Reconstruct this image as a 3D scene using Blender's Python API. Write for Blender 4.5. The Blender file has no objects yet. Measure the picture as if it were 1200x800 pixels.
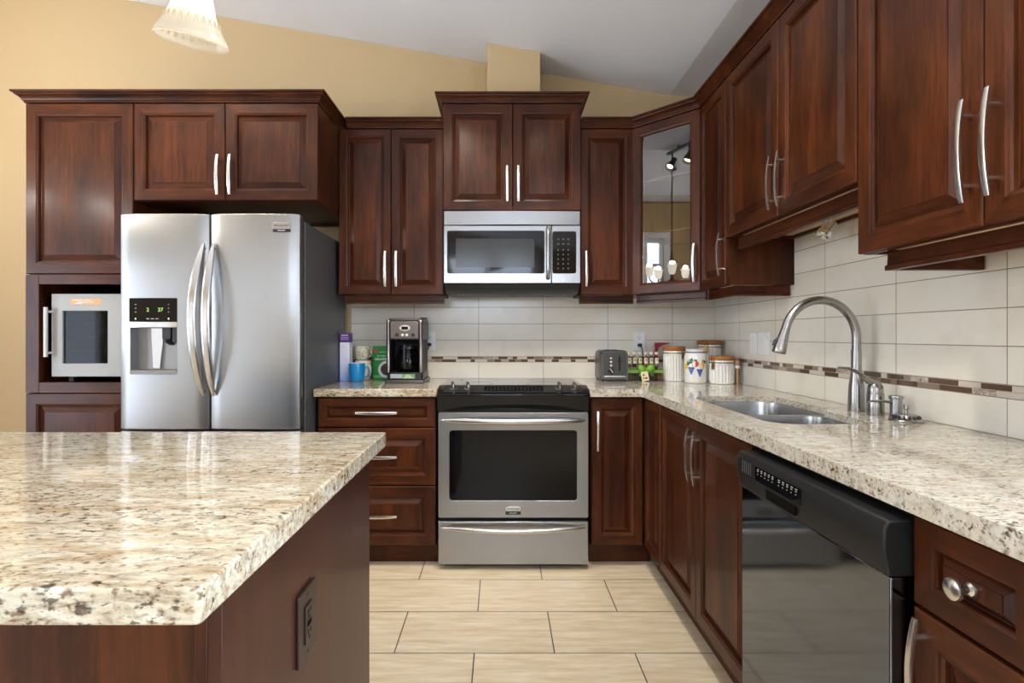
import bpy, math, random
from mathutils import Matrix, Vector
from mathutils.geometry import tessellate_polygon

SC = bpy.context.scene
COL = SC.collection
R = math.radians

# ---------------------------------------------------------------- camera
# metres; X to the right, Y into the picture, Z up; the camera stands at x=0, y=0
cam = bpy.data.cameras.new('camera')
cam.sensor_width = 36.0
cam.lens = 628 / 1200 * 36
cam.shift_x = 13 / 1200
cam.shift_y = -7 / 1200
cam.clip_start = 0.02
camo = bpy.data.objects.new('camera', cam)
camo.location = (0, 0, 1.183)
camo.rotation_euler = (R(90), 0, 0)
COL.objects.link(camo)
SC.camera = camo

# ---------------------------------------------------------------- exposure, sky, daylight
SC.view_settings.view_transform = 'Standard'
SC.view_settings.look = 'None'
SC.view_settings.gamma = 1
SC.view_settings.use_curve_mapping = False
SC.view_settings.exposure = 1.30
SKY = 5.0
TRACK_W = 14.0
UP_W = 4.0
ISL_W = 1.5
ADDED_CAN_W = 26.0
W = bpy.data.worlds.new('world')
SC.world = W
W.use_nodes = True
wn = W.node_tree.nodes
wn['Background'].inputs[0].default_value = (0.77, 0.90, 1.10, 1)
wn['Background'].inputs[1].default_value = SKY


def area(name, loc, rot, sx, sy, power, col=(1, 1, 1), portal=False):
    l = bpy.data.lights.new(name, 'AREA')
    l.shape = 'RECTANGLE'
    l.size = sx
    l.size_y = sy
    l.energy = power
    l.color = col
    if portal:
        l.cycles.is_portal = True
    o = bpy.data.objects.new(name, l)
    o.location = loc
    o.rotation_euler = rot
    COL.objects.link(o)
    return o


# openings, mostly added for daylight: (x0,x1,z0,z1) in the wall behind the camera, (y0,y1,z0,z1) in the left wall
FRONT_Y, LEFT_X = -3.6, -4.05
FRONT_ADDED_WIN = [(-1.1, 0.6, 1.50, 2.62)]  # added window, unseen, to bring in daylight from behind
LEFT_SEEN_ADDED_WIN = [(1.42, 1.95, 0.95, 2.60), (0.0, 1.10, 0.25, 1.92), (-3.3, -2.4, 0.12, 2.55)]  # first is mirrored in the glass door; the other two are added
RIGHT_ADDED_WIN = [(-1.0, 0.42, 0.30, 2.42)]  # added window, unseen, to light the island side and floor
for (a, b, c, d) in RIGHT_ADDED_WIN:
    area('window_portal', (1.352 + .02, (a + b) / 2, (c + d) / 2), (0, R(90), 0), d - c, b - a, 1, portal=True)
for (a, b, c, d) in FRONT_ADDED_WIN:
    area('window_portal', ((a + b) / 2, FRONT_Y - .02, (c + d) / 2), (R(90), 0, 0), b - a, d - c, 1, portal=True).rotation_euler = (R(-90), 0, R(180))
for (a, b, c, d) in LEFT_SEEN_ADDED_WIN:
    area('window_portal', (LEFT_X - .02, (a + b) / 2, (c + d) / 2), (0, R(-90), 0), d - c, b - a, 1, portal=True)

# ---------------------------------------------------------------- mesh helpers


class MB:
    """collects verts and faces; build() links them as ONE mesh object"""

    def __init__(s, T=None):
        s.v, s.f, s.m = [], [], []
        s.T = T

    def add(s, vs, fs, mi=0):
        n = len(s.v)
        if s.T is not None:
            vs = [tuple(s.T @ Vector(p)) for p in vs]
        s.v += [tuple(p) for p in vs]
        for k, f in enumerate(fs):
            s.f.append(tuple(n + i for i in f))
            s.m.append(mi[k] if isinstance(mi, list) else mi)
        return s

    def box(s, x0, x1, y0, y1, z0, z1, mi=0):
        vs = [(x0, y0, z0), (x1, y0, z0), (x1, y1, z0), (x0, y1, z0),
              (x0, y0, z1), (x1, y0, z1), (x1, y1, z1), (x0, y1, z1)]
        fs = [(0, 3, 2, 1), (4, 5, 6, 7), (0, 1, 5, 4), (1, 2, 6, 5), (2, 3, 7, 6), (3, 0, 4, 7)]
        return s.add(vs, fs, mi)

    def loft(s, rings, cap0=True, cap1=True, mi=0, closed=True):
        n = len(rings[0])
        vs = [p for r in rings for p in r]
        fs = []
        for i in range(len(rings) - 1):
            for j in range(n if closed else n - 1):
                a, b = i * n + j, i * n + (j + 1) % n
                fs.append((a, b, b + n, a + n))
        if cap0:
            fs.append(tuple(reversed(range(n))))
        if cap1:
            k = (len(rings) - 1) * n
            fs.append(tuple(k + j for j in range(n)))
        return s.add(vs, fs, mi)

    def lathe(s, prof, n=24, c=(0, 0, 0), mi=0, cap0=False, cap1=False):
        """profile of (r, z) turned round Z through c"""
        rings = []
        for r, z in prof:
            r = max(r, 1e-5)
            rings.append([(c[0] + r * math.cos(2 * math.pi * j / n), c[1] + r * math.sin(2 * math.pi * j / n), c[2] + z) for j in range(n)])
        return s.loft(rings, cap0, cap1, mi)

    def tube(s, pts, r, n=10, up=(0, 0, 1), r2=None, mi=0, square=False):
        """swept section; r (side) and r2 (along up) may be lists"""
        pts = [Vector(p) for p in pts]
        k = len(pts)
        ra = r if isinstance(r, (list, tuple)) else [r] * k
        rb = ra if r2 is None else (r2 if isinstance(r2, (list, tuple)) else [r2] * k)
        rings = []
        u = Vector(up)
        for i, p in enumerate(pts):
            t = (pts[min(i + 1, k - 1)] - pts[max(i - 1, 0)]).normalized()
            sd = t.cross(u)
            if sd.length < 1e-4:
                sd = t.cross(Vector((1, 0, 0)) if abs(t.x) < .9 else Vector((0, 1, 0)))
            sd.normalize()
            w = sd.cross(t).normalized()
            ring = []
            for j in range(n):
                a = 2 * math.pi * j / n + (math.pi / n if square else 0)
                ca, sa = math.cos(a), math.sin(a)
                if square:
                    q = .45
                    ca = math.copysign(abs(ca) ** q, ca)
                    sa = math.copysign(abs(sa) ** q, sa)
                ring.append(tuple(p + sd * (ra[i] * ca) + w * (rb[i] * sa)))
            rings.append(ring)
        return s.loft(rings, True, True, mi)

    def prism(s, outline, a, b, axis='z', mi=0):
        """2-D outline extruded along an axis; z: (x,y), x: (y,z), y: (x,z)"""
        def P(p, h):
            return (p[0], p[1], h) if axis == 'z' else ((h, p[0], p[1]) if axis == 'x' else (p[0], h, p[1]))
        return s.loft([[P(p, a) for p in outline], [P(p, b) for p in outline]], True, True, mi)

    def holed(s, outer, holes, z0, z1, mi=0):
        """slab in XY with holes"""
        loops = [outer] + holes
        flat = [p for l in loops for p in l]
        tris = tessellate_polygon([[Vector((p[0], p[1], 0)) for p in l] for l in loops])
        vs = [(p[0], p[1], z1) for p in flat] + [(p[0], p[1], z0) for p in flat]
        N = len(flat)
        fs = []
        for t in tris:
            a, b, c = [Vector(flat[i]) for i in t]
            up = (b - a).cross(c - a) > 0
            t = tuple(t) if up else tuple(reversed(t))
            fs.append(t)
            fs.append(tuple(N + i for i in reversed(t)))
        st = 0
        for l in loops:
            n = len(l)
            for j in range(n):
                a, b = st + j, st + (j + 1) % n
                fs.append((a, b, b + N, a + N))
            st += n
        return s.add(vs, fs, mi)

    def stepped(s, outer, inner, hole, z0, zm, z1, mi=0):
        """slab with a hole whose outer edge is built up from zm down to z0"""
        def cap(loops, z, up):
            flat = [p for l in loops for p in l]
            fs = []
            for t in tessellate_polygon([[Vector((p[0], p[1], 0)) for p in l] for l in loops]):
                p, q, r = [Vector(flat[i]) for i in t]
                ccw = (q - p).cross(r - p) > 0
                fs.append(tuple(t) if ccw == up else tuple(reversed(t)))
            s.add([(p[0], p[1], z) for p in flat], fs, mi)
        cap([outer, hole], z1, True)
        cap([inner, hole], zm, False)
        s.loft([[(p[0], p[1], z1) for p in outer], [(p[0], p[1], z0) for p in outer], [(p[0], p[1], z0) for p in inner], [(p[0], p[1], zm) for p in inner]], False, False, mi)
        s.loft([[(p[0], p[1], zm) for p in hole], [(p[0], p[1], z1) for p in hole]], False, False, mi)
        s.weld = True
        return s

    def build(s, name, mats, parent=None, bevel=0, seg=2, sharp=35, smooth=True, label=None, recalc=True):
        me = bpy.data.meshes.new(name)
        me.from_pydata(s.v, [], s.f)
        if recalc:
            import bmesh
            bm = bmesh.new()
            bm.from_mesh(me)
            if getattr(s, 'weld', False):
                bmesh.ops.remove_doubles(bm, verts=bm.verts, dist=.00005)
            bmesh.ops.recalc_face_normals(bm, faces=bm.faces)
            bm.to_mesh(me)
            bm.free()
        mats = mats if isinstance(mats, (list, tuple)) else [mats]
        for m in mats:
            me.materials.append(m)
        for p in me.polygons:
            p.use_smooth = smooth
        if not getattr(s, 'weld', False):
            for p, mi in zip(me.polygons, s.m):
                p.material_index = mi
        if smooth:
            me.set_sharp_from_angle(angle=R(sharp))
        o = bpy.data.objects.new(name, me)
        COL.objects.link(o)
        if parent is not None:
            o.parent = parent
        if bevel:
            b = o.modifiers.new('bevel', 'BEVEL')
            b.width = bevel
            b.segments = seg
            b.limit_method = 'ANGLE'
            b.angle_limit = R(40)
            b.harden_normals = False
        if label:
            o['label'] = label
        return o


def tag(o, label, cat, group=None):
    o['label'] = label
    o['category'] = cat
    if group:
        o['group'] = group
    return o


def thing(name, label, cat, loc=(0, 0, 0), rz=0, group=None):
    o = bpy.data.objects.new(name, None)
    o.empty_display_size = .1
    COL.objects.link(o)
    o.location = loc
    o.rotation_euler = (0, 0, rz)
    return tag(o, label, cat, group)


def structure(o):
    o['kind'] = 'structure'
    return o


def round_poly(pts, r, n=6):
    out = []
    k = len(pts)
    for i in range(k):
        p, a, b = Vector(pts[i]), Vector(pts[i - 1]), Vector(pts[(i + 1) % k])
        rr = r[i] if isinstance(r, (list, tuple)) else r
        da, db = (a - p).normalized(), (b - p).normalized()
        ang = da.angle(db)
        if rr <= 0 or ang > 3.1:
            out.append(tuple(p))
            continue
        d = rr / math.tan(ang / 2)
        d = min(d, (a - p).length * .49, (b - p).length * .49)
        for j in range(n + 1):
            t = j / n
            q = (p + da * d) * (1 - t) ** 2 + p * 2 * t * (1 - t) + (p + db * d) * t * t
            out.append((q.x, q.y))
    return out


def rrect(x0, x1, y0, y1, r, n=5):
    return round_poly([(x0, y0), (x1, y0), (x1, y1), (x0, y1)], r, n)


def text(s, name, size, mat, parent, loc, rot=(R(90), 0, 0), depth=.0006, align='CENTER', bold=False):
    """lettering as a real mesh"""
    cu = bpy.data.curves.new(name, 'FONT')
    cu.body = s
    cu.size = size
    cu.align_x = align
    cu.align_y = 'CENTER'
    cu.extrude = depth / 2
    if bold:
        cu.offset = size * .02
    t = bpy.data.objects.new(name, cu)
    COL.objects.link(t)
    dg = bpy.context.evaluated_depsgraph_get()
    me = bpy.data.meshes.new_from_object(t.evaluated_get(dg))
    bpy.data.objects.remove(t)
    bpy.data.curves.remove(cu)
    me.transform(Matrix.Translation(loc) @ (Matrix.Rotation(rot[2], 4, 'Z') @ Matrix.Rotation(rot[1], 4, 'Y') @ Matrix.Rotation(rot[0], 4, 'X')))
    me.materials.clear()
    me.materials.append(mat)
    o = bpy.data.objects.new(name, me)
    COL.objects.link(o)
    if parent is not None:
        o.parent = parent
    return o


# ---------------------------------------------------------------- materials
class NT:
    def __init__(s, name):
        s.mat = bpy.data.materials.new(name)
        s.mat.use_nodes = True
        s.t = s.mat.node_tree
        s.bsdf = s.t.nodes['Principled BSDF']
        s.out = s.t.nodes['Material Output']

    def n(s, typ, **kw):
        nd = s.t.nodes.new(typ)
        for k, v in kw.items():
            setattr(nd, k, v)
        return nd

    def link(s, a, b):
        s.t.links.new(a, b)

    def coords(s, scale=(1, 1, 1), loc=(0, 0, 0), rot=(0, 0, 0), rand=False, world=False):
        tc = s.n('ShaderNodeTexCoord')
        src = tc.outputs['Object']
        if world:
            g = s.n('ShaderNodeNewGeometry')
            src = g.outputs['Position']
        if rand:
            oi = s.n('ShaderNodeObjectInfo')
            mul = s.n('ShaderNodeMath', operation='MULTIPLY')
            mul.inputs[1].default_value = 37.0
            s.link(oi.outputs['Random'], mul.inputs[0])
            ad = s.n('ShaderNodeVectorMath', operation='ADD')
            s.link(src, ad.inputs[0])
            s.link(mul.outputs[0], ad.inputs[1])
            src = ad.outputs[0]
        mp = s.n('ShaderNodeMapping')
        mp.inputs['Scale'].default_value = scale
        mp.inputs['Location'].default_value = loc
        mp.inputs['Rotation'].default_value = rot
        s.link(src, mp.inputs['Vector'])
        return mp.outputs['Vector']

    def noise(s, vec, scale, detail=4, rough=.55, dist=0.0):
        nd = s.n('ShaderNodeTexNoise')
        nd.inputs['Scale'].default_value = scale
        nd.inputs['Detail'].default_value = detail
        nd.inputs['Roughness'].default_value = rough
        nd.inputs['Distortion'].default_value = dist
        s.link(vec, nd.inputs['Vector'])
        return nd.outputs['Fac']

    def ramp(s, fac, stops, interp='LINEAR'):
        nd = s.n('ShaderNodeValToRGB')
        cr = nd.color_ramp
        cr.interpolation = interp
        while len(cr.elements) < len(stops):
            cr.elements.new(.5)
        for e, (p, c) in zip(cr.elements, stops):
            e.position = p
            e.color = (*c, 1) if len(c) == 3 else c
        s.link(fac, nd.inputs[0])
        return nd.outputs['Color']

    def mix(s, fac, a, b, blend='MIX'):
        nd = s.n('ShaderNodeMix', data_type='RGBA', blend_type=blend)
        for sock, val in ((nd.inputs[0], fac), (nd.inputs[6], a), (nd.inputs[7], b)):
            if hasattr(val, 'links') or hasattr(val, 'is_linked'):
                s.link(val, sock)
            elif isinstance(val, (int, float)):
                sock.default_value = val
            else:
                sock.default_value = (*val, 1)
        return nd.outputs[2]

    def bump(s, h, strength=.2, dist=.001):
        b = s.n('ShaderNodeBump')
        b.inputs['Strength'].default_value = strength
        b.inputs['Distance'].default_value = dist
        s.link(h, b.inputs['Height'])
        s.link(b.outputs[0], s.bsdf.inputs['Normal'])

    def set(s, **kw):
        for k, v in kw.items():
            k = {'base': 'Base Color', 'rough': 'Roughness', 'metal': 'Metallic', 'coat': 'Coat Weight', 'coatr': 'Coat Roughness',
                 'spec': 'Specular IOR Level', 'emit': 'Emission Color', 'emits': 'Emission Strength', 'trans': 'Transmission Weight',
                 'ior': 'IOR', 'aniso': 'Anisotropic', 'sss': 'Subsurface Weight', 'alpha': 'Alpha'}[k]
            i = s.bsdf.inputs[k]
            if hasattr(v, 'is_linked'):
                s.link(v, i)
            elif isinstance(v, tuple):
                i.default_value = (*v, 1)
            else:
                i.default_value = v
        return s


def srgb(r, g, b):
    def f(c):
        c /= 255
        return c / 12.92 if c <= .04045 else ((c + .055) / 1.055) ** 2.4
    return (f(r), f(g), f(b))


def plain(name, col, rough=.5, metal=0, **kw):
    t = NT(name)
    # a faint mottling keeps flat paint and plastic from looking synthetic
    v = t.coords((1, 1, 1))
    f = t.noise(v, 30, 3)
    c2 = tuple(min(1, c * 1.06) for c in col)
    c1 = tuple(c * .94 for c in col)
    t.set(base=t.mix(f, c1, c2), rough=rough, metal=metal, **kw)
    return t.mat


def wood(name, axis, dark, mid, light, rough=.40, coat=.18):
    t = NT(name)
    st = {'z': (1, 1, .09), 'x': (.09, 1, 1), 'y': (1, .09, 1)}[axis]
    v = t.coords(st, rand=True)
    a = t.noise(v, 9, 5, .6, .6)
    v2 = t.coords(tuple(k * 1 for k in st), rand=True)
    b = t.noise(v2, 60, 4, .7)
    blot = t.noise(t.coords((1, 1, .5), rand=True), 5, 4, .6)
    c = t.ramp(a, [(.28, dark), (.5, mid), (.74, light)])
    c = t.mix(t.ramp(blot, [(.38, (0, 0, 0)), (.66, (.55, .55, .55))]), c, light)
    c = t.mix(t.ramp(b, [(.4, (.45, .45, .45)), (.56, (0, 0, 0))]), c, dark)
    t.set(base=c, rough=rough, coat=coat, coatr=.20, spec=.15)
    t.bump(b, .04, .0006)
    return t.mat


CH_D, CH_M, CH_L = (.014, .0033, .0016), (.047, .0112, .0034), (.118, .0315, .0078)
M = {}
M['wood'] = wood('cherry_wood', 'z', CH_D, CH_M, CH_L)
M['wood_x'] = wood('cherry_wood_rail', 'x', CH_D, CH_M, CH_L)
M['wood_flat'] = wood('cherry_panel_sheen_tone', 'z', (.030, .009, .0055), (.042, .012, .0070), (.056, .0165, .009), rough=.42, coat=.25)  # pinkish tone puts the end panel's reflected light into the wood colour
M['maple'] = wood('maple_veneer', 'x', (.55, .38, .21), (.66, .48, .28), (.72, .54, .33), rough=.45, coat=.1)
M['shadow'] = plain('gap_shade_black', (.004, .0035, .003), .9, spec=.1)  # near-black standing in for shade in gaps, slots and recesses
M['black'] = plain('black_plastic', (.012, .012, .0125), .35)
M['black_matte'] = plain('black_matte', (.008, .008, .0085), .5, spec=.35)
M['oven_glass'] = plain('oven_glass', (.004, .004, .0045), .05, spec=.18)
M['black_gloss'] = plain('black_glass', (.006, .006, .0065), .06, spec=.35)
M['chrome'] = plain('chrome', (.78, .78, .78), .12, 1)
M['nickel'] = plain('satin_nickel', (.70, .68, .64), .26, 1)
M['white'] = plain('white_plastic', (.87, .87, .86), .35)
M['white_paint'] = plain('white_paint', (.78, .77, .74), .45)
M['ceramic'] = plain('white_ceramic', (.80, .78, .73), .12, coat=.4)
M['grey_dark'] = plain('grey_painted_steel', (.115, .115, .118), .42, .35)
M['graphite'] = plain('graphite_plastic', (.045, .044, .044), .4)
M['slate_metal'] = plain('brushed_graphite', (.115, .11, .106), .34, .9)
M['silver_paint'] = plain('silver_paint', srgb(158, 156, 150), .45, .1)
M['steel_pale'] = None
M['bronze'] = plain('dark_brown_plastic', (.018, .0075, .0055), .38)


def steel(name, col, rough, along='x', aniso=.6):
    t = NT(name)
    st = (1.5, 1.5, 240) if along == 'x' else ((240, 240, 1.5) if along == 'z' else (240, 1.5, 240))
    v = t.coords(st)
    f = t.noise(v, 1.0, 3, .6)
    c = t.mix(f, tuple(k * .93 for k in col), tuple(min(1, k * 1.05) for k in col))
    t.set(base=c, metal=1.0, rough=rough, aniso=aniso)
    tg = t.n('ShaderNodeTangent', direction_type='RADIAL', axis='Z')
    t.link(tg.outputs[0], t.bsdf.inputs['Tangent'])
    t.bsdf.inputs['Anisotropic Rotation'].default_value = 0.0 if along == 'x' else .25
    t.bump(f, .03, .0004)
    return t.mat


M['steel'] = steel('brushed_steel', (.31, .303, .29), .31, aniso=.8)
M['steel_range'] = steel('brushed_steel_range', (.375, .385, .40), .33)
M['steel_bright'] = steel('brushed_steel_bright', (.54, .53, .515), .24)
M['steel_dw'] = steel('brushed_steel_smoky', (.165, .187, .23), .075, aniso=.2)
M['steel_sink'] = steel('sink_steel', (.36, .36, .355), .27, aniso=.3)
M['steel_tap'] = steel('tap_nickel', (.37, .36, .345), .27, 'z', aniso=.5)


M['steel_pale'] = steel('brushed_steel_pale', (.40, .405, .41), .25)


def granite(name, rz, k=1.0):
    t = NT(name)
    v = t.coords((1, 1, 1), rot=(0, 0, rz))
    vs = t.coords((.30, 1.15, 1.0), rot=(0, 0, rz))
    vb = t.coords((.62, 1.05, 1.0), rot=(0, 0, rz))

    def g(x):
        return tuple(q * .78 for q in srgb(*x))
    c = t.mix(t.noise(v, 4, 4), g((206, 192, 160)) if k > .9 else g((216, 210, 194)), g((220, 210, 184)) if k > .9 else g((228, 224, 212)))
    cloud = t.ramp(t.noise(vs, 45, 6, .72, .4), [(.38, (0, 0, 0)), (.64, (1, 1, 1))])
    c = t.mix(cloud, c, g((236, 229, 210)))
    gold = t.ramp(t.noise(vs, 26, 7, .76, .4), [(.46, (0, 0, 0)), (.68, (.80 * k, .80 * k, .80 * k))])
    c = t.mix(gold, c, g((182, 150, 102)))
    tan = t.ramp(t.noise(vs, 70, 6, .74, .4), [(.49, (0, 0, 0)), (.70, (.80 * k, .80 * k, .80 * k))])
    c = t.mix(tan, c, g((140, 112, 78)))
    grey = t.ramp(t.noise(vb, 60, 5, .68, .2), [(.53, (0, 0, 0)), (.72, (.62, .62, .62))])
    c = t.mix(grey, c, g((124, 118, 106)))
    drift = t.noise(vs, 7, 3)

    def flecks(scale, lo, hi, col, c, amt=.85):
        f = t.noise(vb, scale, 2, .5, .25)
        ad = t.n('ShaderNodeMath', operation='MULTIPLY_ADD')
        t.link(drift, ad.inputs[0])
        ad.inputs[1].default_value = .22
        t.link(f, ad.inputs[2])
        return t.mix(t.ramp(ad.outputs[0], [(lo, (0, 0, 0)), (hi, (amt, amt, amt))]), c, col)
    c = flecks(105, .69, .81, g((112, 80, 50)), c, .8)
    c = flecks(80, .735, .82, g((58, 40, 28)), c)
    c = flecks(150, .735, .82, g((74, 58, 44)), c, .8)
    t.set(base=c, rough=.07, spec=.5)
    return t.mat


M['granite'] = granite('granite_island', R(8), 1.15)
M['granite_side'] = granite('granite_side', R(78), .7)


def tile(name, w, h, ox, oz, c1, c2, grout, gw, plane='xz', offset=0.0, rough=.18, streak=(3, 3, 3), bumpd=.0012, freq=2):
    t = NT(name)
    tc = t.n('ShaderNodeNewGeometry')
    sp = t.n('ShaderNodeSeparateXYZ')
    t.link(tc.outputs['Position'], sp.inputs[0])
    cb = t.n('ShaderNodeCombineXYZ')
    for k, (ax, off) in enumerate(((plane[0], ox), (plane[1], oz))):
        m = t.n('ShaderNodeMath', operation='SUBTRACT')
        t.link(sp.outputs['xyz'.index(ax)], m.inputs[0])
        m.inputs[1].default_value = off
        t.link(m.outputs[0], cb.inputs[k])
    br = t.n('ShaderNodeTexBrick', offset=offset, offset_frequency=freq, squash=1.0)
    t.link(cb.outputs[0], br.inputs['Vector'])
    br.inputs['Scale'].default_value = 1
    br.inputs['Brick Width'].default_value = w
    br.inputs['Row Height'].default_value = h
    br.inputs['Mortar Size'].default_value = gw
    br.inputs['Mortar Smooth'].default_value = .1
    br.inputs['Bias'].default_value = 0
    br.inputs['Color1'].default_value = (0, 0, 0, 1)
    br.inputs['Color2'].default_value = (1, 1, 1, 1)
    v = t.coords(streak, world=True)
    n = t.noise(v, 1, 5, .62)
    col = t.mix(t.ramp(n, [(.3, (0, 0, 0)), (.7, (1, 1, 1))]), c1, c2)
    v2 = t.coords(tuple(k * 2.7 for k in streak), world=True)
    col = t.mix(t.ramp(t.noise(v2, 1, 4), [(.52, (0, 0, 0)), (.75, (.5, .5, .5))]), col, tuple(k * .86 for k in c1))
    hs = t.mix(.07, col, br.outputs['Color'], 'MULTIPLY')
    col = t.mix(br.outputs['Fac'], hs, grout)
    t.set(base=col, rough=rough)
    inv = t.n('ShaderNodeMath', operation='SUBTRACT')
    inv.inputs[0].default_value = 1
    t.link(br.outputs['Fac'], inv.inputs[1])
    t.bump(inv.outputs[0], .6, bumpd)
    return t.mat


M['floor'] = tile('floor_tile', .598, .3005, .200, -.1065, srgb(206, 183, 146), srgb(232, 217, 190), srgb(66, 64, 64), .0022, 'xy', .5, .30, (4.5, 36, 1))
TC1, TC2, TG = srgb(234, 227, 211), srgb(240, 235, 223), srgb(150, 136, 116)
M['tile_back'] = tile('splash_tile_back', .405, .1025, -.1395, 1.052, TC1, TC2, TG, .0014)
M['tile_back_low'] = tile('splash_tile_back_low', .405, .1025, -.1395, .9135, TC1, TC2, TG, .0012)
M['tile_right'] = tile('splash_tile_right', .400, .1025, 2.2227, 1.052, TC1, TC2, TG, .0014, 'yz')
M['tile_right_low'] = tile('splash_tile_right_low', .400, .1025, 2.2227, .9135, TC1, TC2, TG, .0012, 'yz')
M['mos'] = [plain('mosaic_brown_glass', srgb(96, 74, 60), .12), plain('mosaic_taupe', srgb(140, 122, 106), .25),
            plain('mosaic_cream', srgb(206, 194, 178), .3), plain('mosaic_grout', srgb(196, 186, 170), .7)]


def marble(name):
    t = NT(name)
    n = t.noise(t.coords((1, 1, 1)), 90, 5, .7, 1.5)
    t.set(base=t.ramp(n, [(.35, srgb(104, 84, 76)), (.5, srgb(178, 162, 150)), (.65, srgb(214, 204, 194))]), rough=.2)
    return t.mat


M['mos'].append(marble('mosaic_marble'))


def paint(name, col, rough=.8, tex=160, strength=.08, d=.0008):
    t = NT(name)
    v = t.coords((1, 1, 1), world=True)
    c = t.mix(t.noise(v, 1.2, 2), tuple(k * .985 for k in col), tuple(min(1, k * 1.015) for k in col))
    t.set(base=c, rough=rough, spec=.25)
    t.bump(t.noise(v, tex, 3), strength, d)
    return t.mat


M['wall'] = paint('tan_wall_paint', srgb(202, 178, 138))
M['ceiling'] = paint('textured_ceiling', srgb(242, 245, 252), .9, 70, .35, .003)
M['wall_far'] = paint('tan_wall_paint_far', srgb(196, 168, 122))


def glass_pane(name, tint=(1, 1, 1), ior=1.5, boost=1.0):
    """thin pane: clear, with the reflection its angle gives"""
    t = NT(name)
    tr = t.n('ShaderNodeBsdfTransparent')
    tr.inputs[0].default_value = (*tint, 1)
    gl = t.n('ShaderNodeBsdfGlossy')
    gl.inputs['Roughness'].default_value = 0.0
    fr = t.n('ShaderNodeFresnel')
    fr.inputs[0].default_value = ior
    mx = t.n('ShaderNodeMixShader')
    ge = t.n('ShaderNodeNewGeometry')      # only the outer face of the thin pane reflects
    fm = t.n('ShaderNodeMath', operation='SUBTRACT')
    fm.inputs[0].default_value = 1
    t.link(ge.outputs['Backfacing'], fm.inputs[1])
    fx = t.n('ShaderNodeMath', operation='MULTIPLY')
    t.link(fr.outputs[0], fx.inputs[0])
    t.link(fm.outputs[0], fx.inputs[1])
    t.link(fx.outputs[0], mx.inputs[0])
    t.link(tr.outputs[0], mx.inputs[1])
    t.link(gl.outputs[0], mx.inputs[2])
    t.link(mx.outputs[0], t.out.inputs[0])
    return t.mat


M['pane'] = glass_pane('window_glass', ior=1.45)
M['cab_glass'] = glass_pane('cabinet_glass', ior=2.2)
M['smoked'] = glass_pane('smoked_glass', (.42, .42, .41), 1.22)
M['carafe'] = glass_pane('carafe_glass', (.62, .60, .58), 1.5)
M['jar_glass'] = glass_pane('jar_glass', (.86, .86, .84), 1.45)


def emitter(name, col, s):
    t = NT(name)
    t.set(base=col, emit=col, emits=s, rough=.4)
    return t.mat


M['lamp'] = emitter('lit_bulb', (1, .86, .66), 14)
M['lamp_soft'] = emitter('lit_frosted_bulb', (1, .90, .74), 4.0)
M['shade'] = emitter('lit_frosted_shade', (1, .90, .74), 1.7)
M['green_led'] = emitter('green_led', (.35, .75, .15), .16)

# ---------------------------------------------------------------- the room shell
BY, RX = 3.37, 1.352              # back wall, right wall
CEIL_X, CEIL_Z, SL = 1.062, 2.693, .1757
RIDGE = -2.8
RIDGE_Z = CEIL_Z + SL * (CEIL_X - RIDGE)


def ceil_z(x):
    if x > CEIL_X:
        return CEIL_Z
    if x > RIDGE:
        return CEIL_Z + SL * (CEIL_X - x)
    return RIDGE_Z - SL * (RIDGE - x)


structure(MB().box(LEFT_X - .15, RX + .15, FRONT_Y - .15, BY + .15, -.1, 0).build('floor', M['floor']))
prof = [(RX + .15, CEIL_Z), (CEIL_X, CEIL_Z), (RIDGE, RIDGE_Z), (LEFT_X - .15, ceil_z(LEFT_X - .15))]
structure(MB().prism(prof + [(x, 3.9) for x in (LEFT_X - .15, RX + .15)], FRONT_Y - .15, BY + .15, 'y').build('ceiling', M['ceiling'], smooth=False))
wp = [(LEFT_X - .15, 0), (RX + .15, 0)] + [(x, z - .001) for x, z in prof]
structure(MB().prism(wp, BY, BY + .15, 'y').build('wall_back', M['wall'], smooth=False))


def wall_with_holes(u0, u1, ztop, holes, put, name):
    """wall of boxes round window openings; put(mb,u0,u1,z0,z1)"""
    mb = MB()
    us = sorted(set([u0, u1] + [h[0] for h in holes] + [h[1] for h in holes]))
    for a, b in zip(us[:-1], us[1:]):
        hs = [h for h in holes if h[0] <= a + 1e-6 and h[1] >= b - 1e-6]
        if hs:
            put(mb, a, b, .0005, hs[0][2])
            put(mb, a, b, hs[0][3], ztop)
        else:
            put(mb, a, b, .0005, ztop)
    return structure(mb.build(name, M['wall_far'], smooth=False))


wall_with_holes(FRONT_Y - .14, BY - .001, ceil_z(LEFT_X - .14), LEFT_SEEN_ADDED_WIN, lambda m, a, b, c, d: m.box(LEFT_X - .12, LEFT_X, a, b, c, d), 'wall_left')
wall_with_holes(FRONT_Y - .14, BY - .0005, CEIL_Z - .001, RIGHT_ADDED_WIN, lambda m, a, b, c, d: m.box(RX, RX + .15, a, b, c, d), 'wall_right')
wall_with_holes(LEFT_X, RX, 2.69, FRONT_ADDED_WIN, lambda m, a, b, c, d: m.box(a, b, FRONT_Y - .12, FRONT_Y, c, d), 'wall_front')
mb = MB()
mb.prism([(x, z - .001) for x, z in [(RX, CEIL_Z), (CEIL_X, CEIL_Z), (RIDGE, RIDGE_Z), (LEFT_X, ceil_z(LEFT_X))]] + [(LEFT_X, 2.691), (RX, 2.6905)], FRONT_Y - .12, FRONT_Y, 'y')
structure(mb.build('wall_gable', M['wall_far'], smooth=False))

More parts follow.
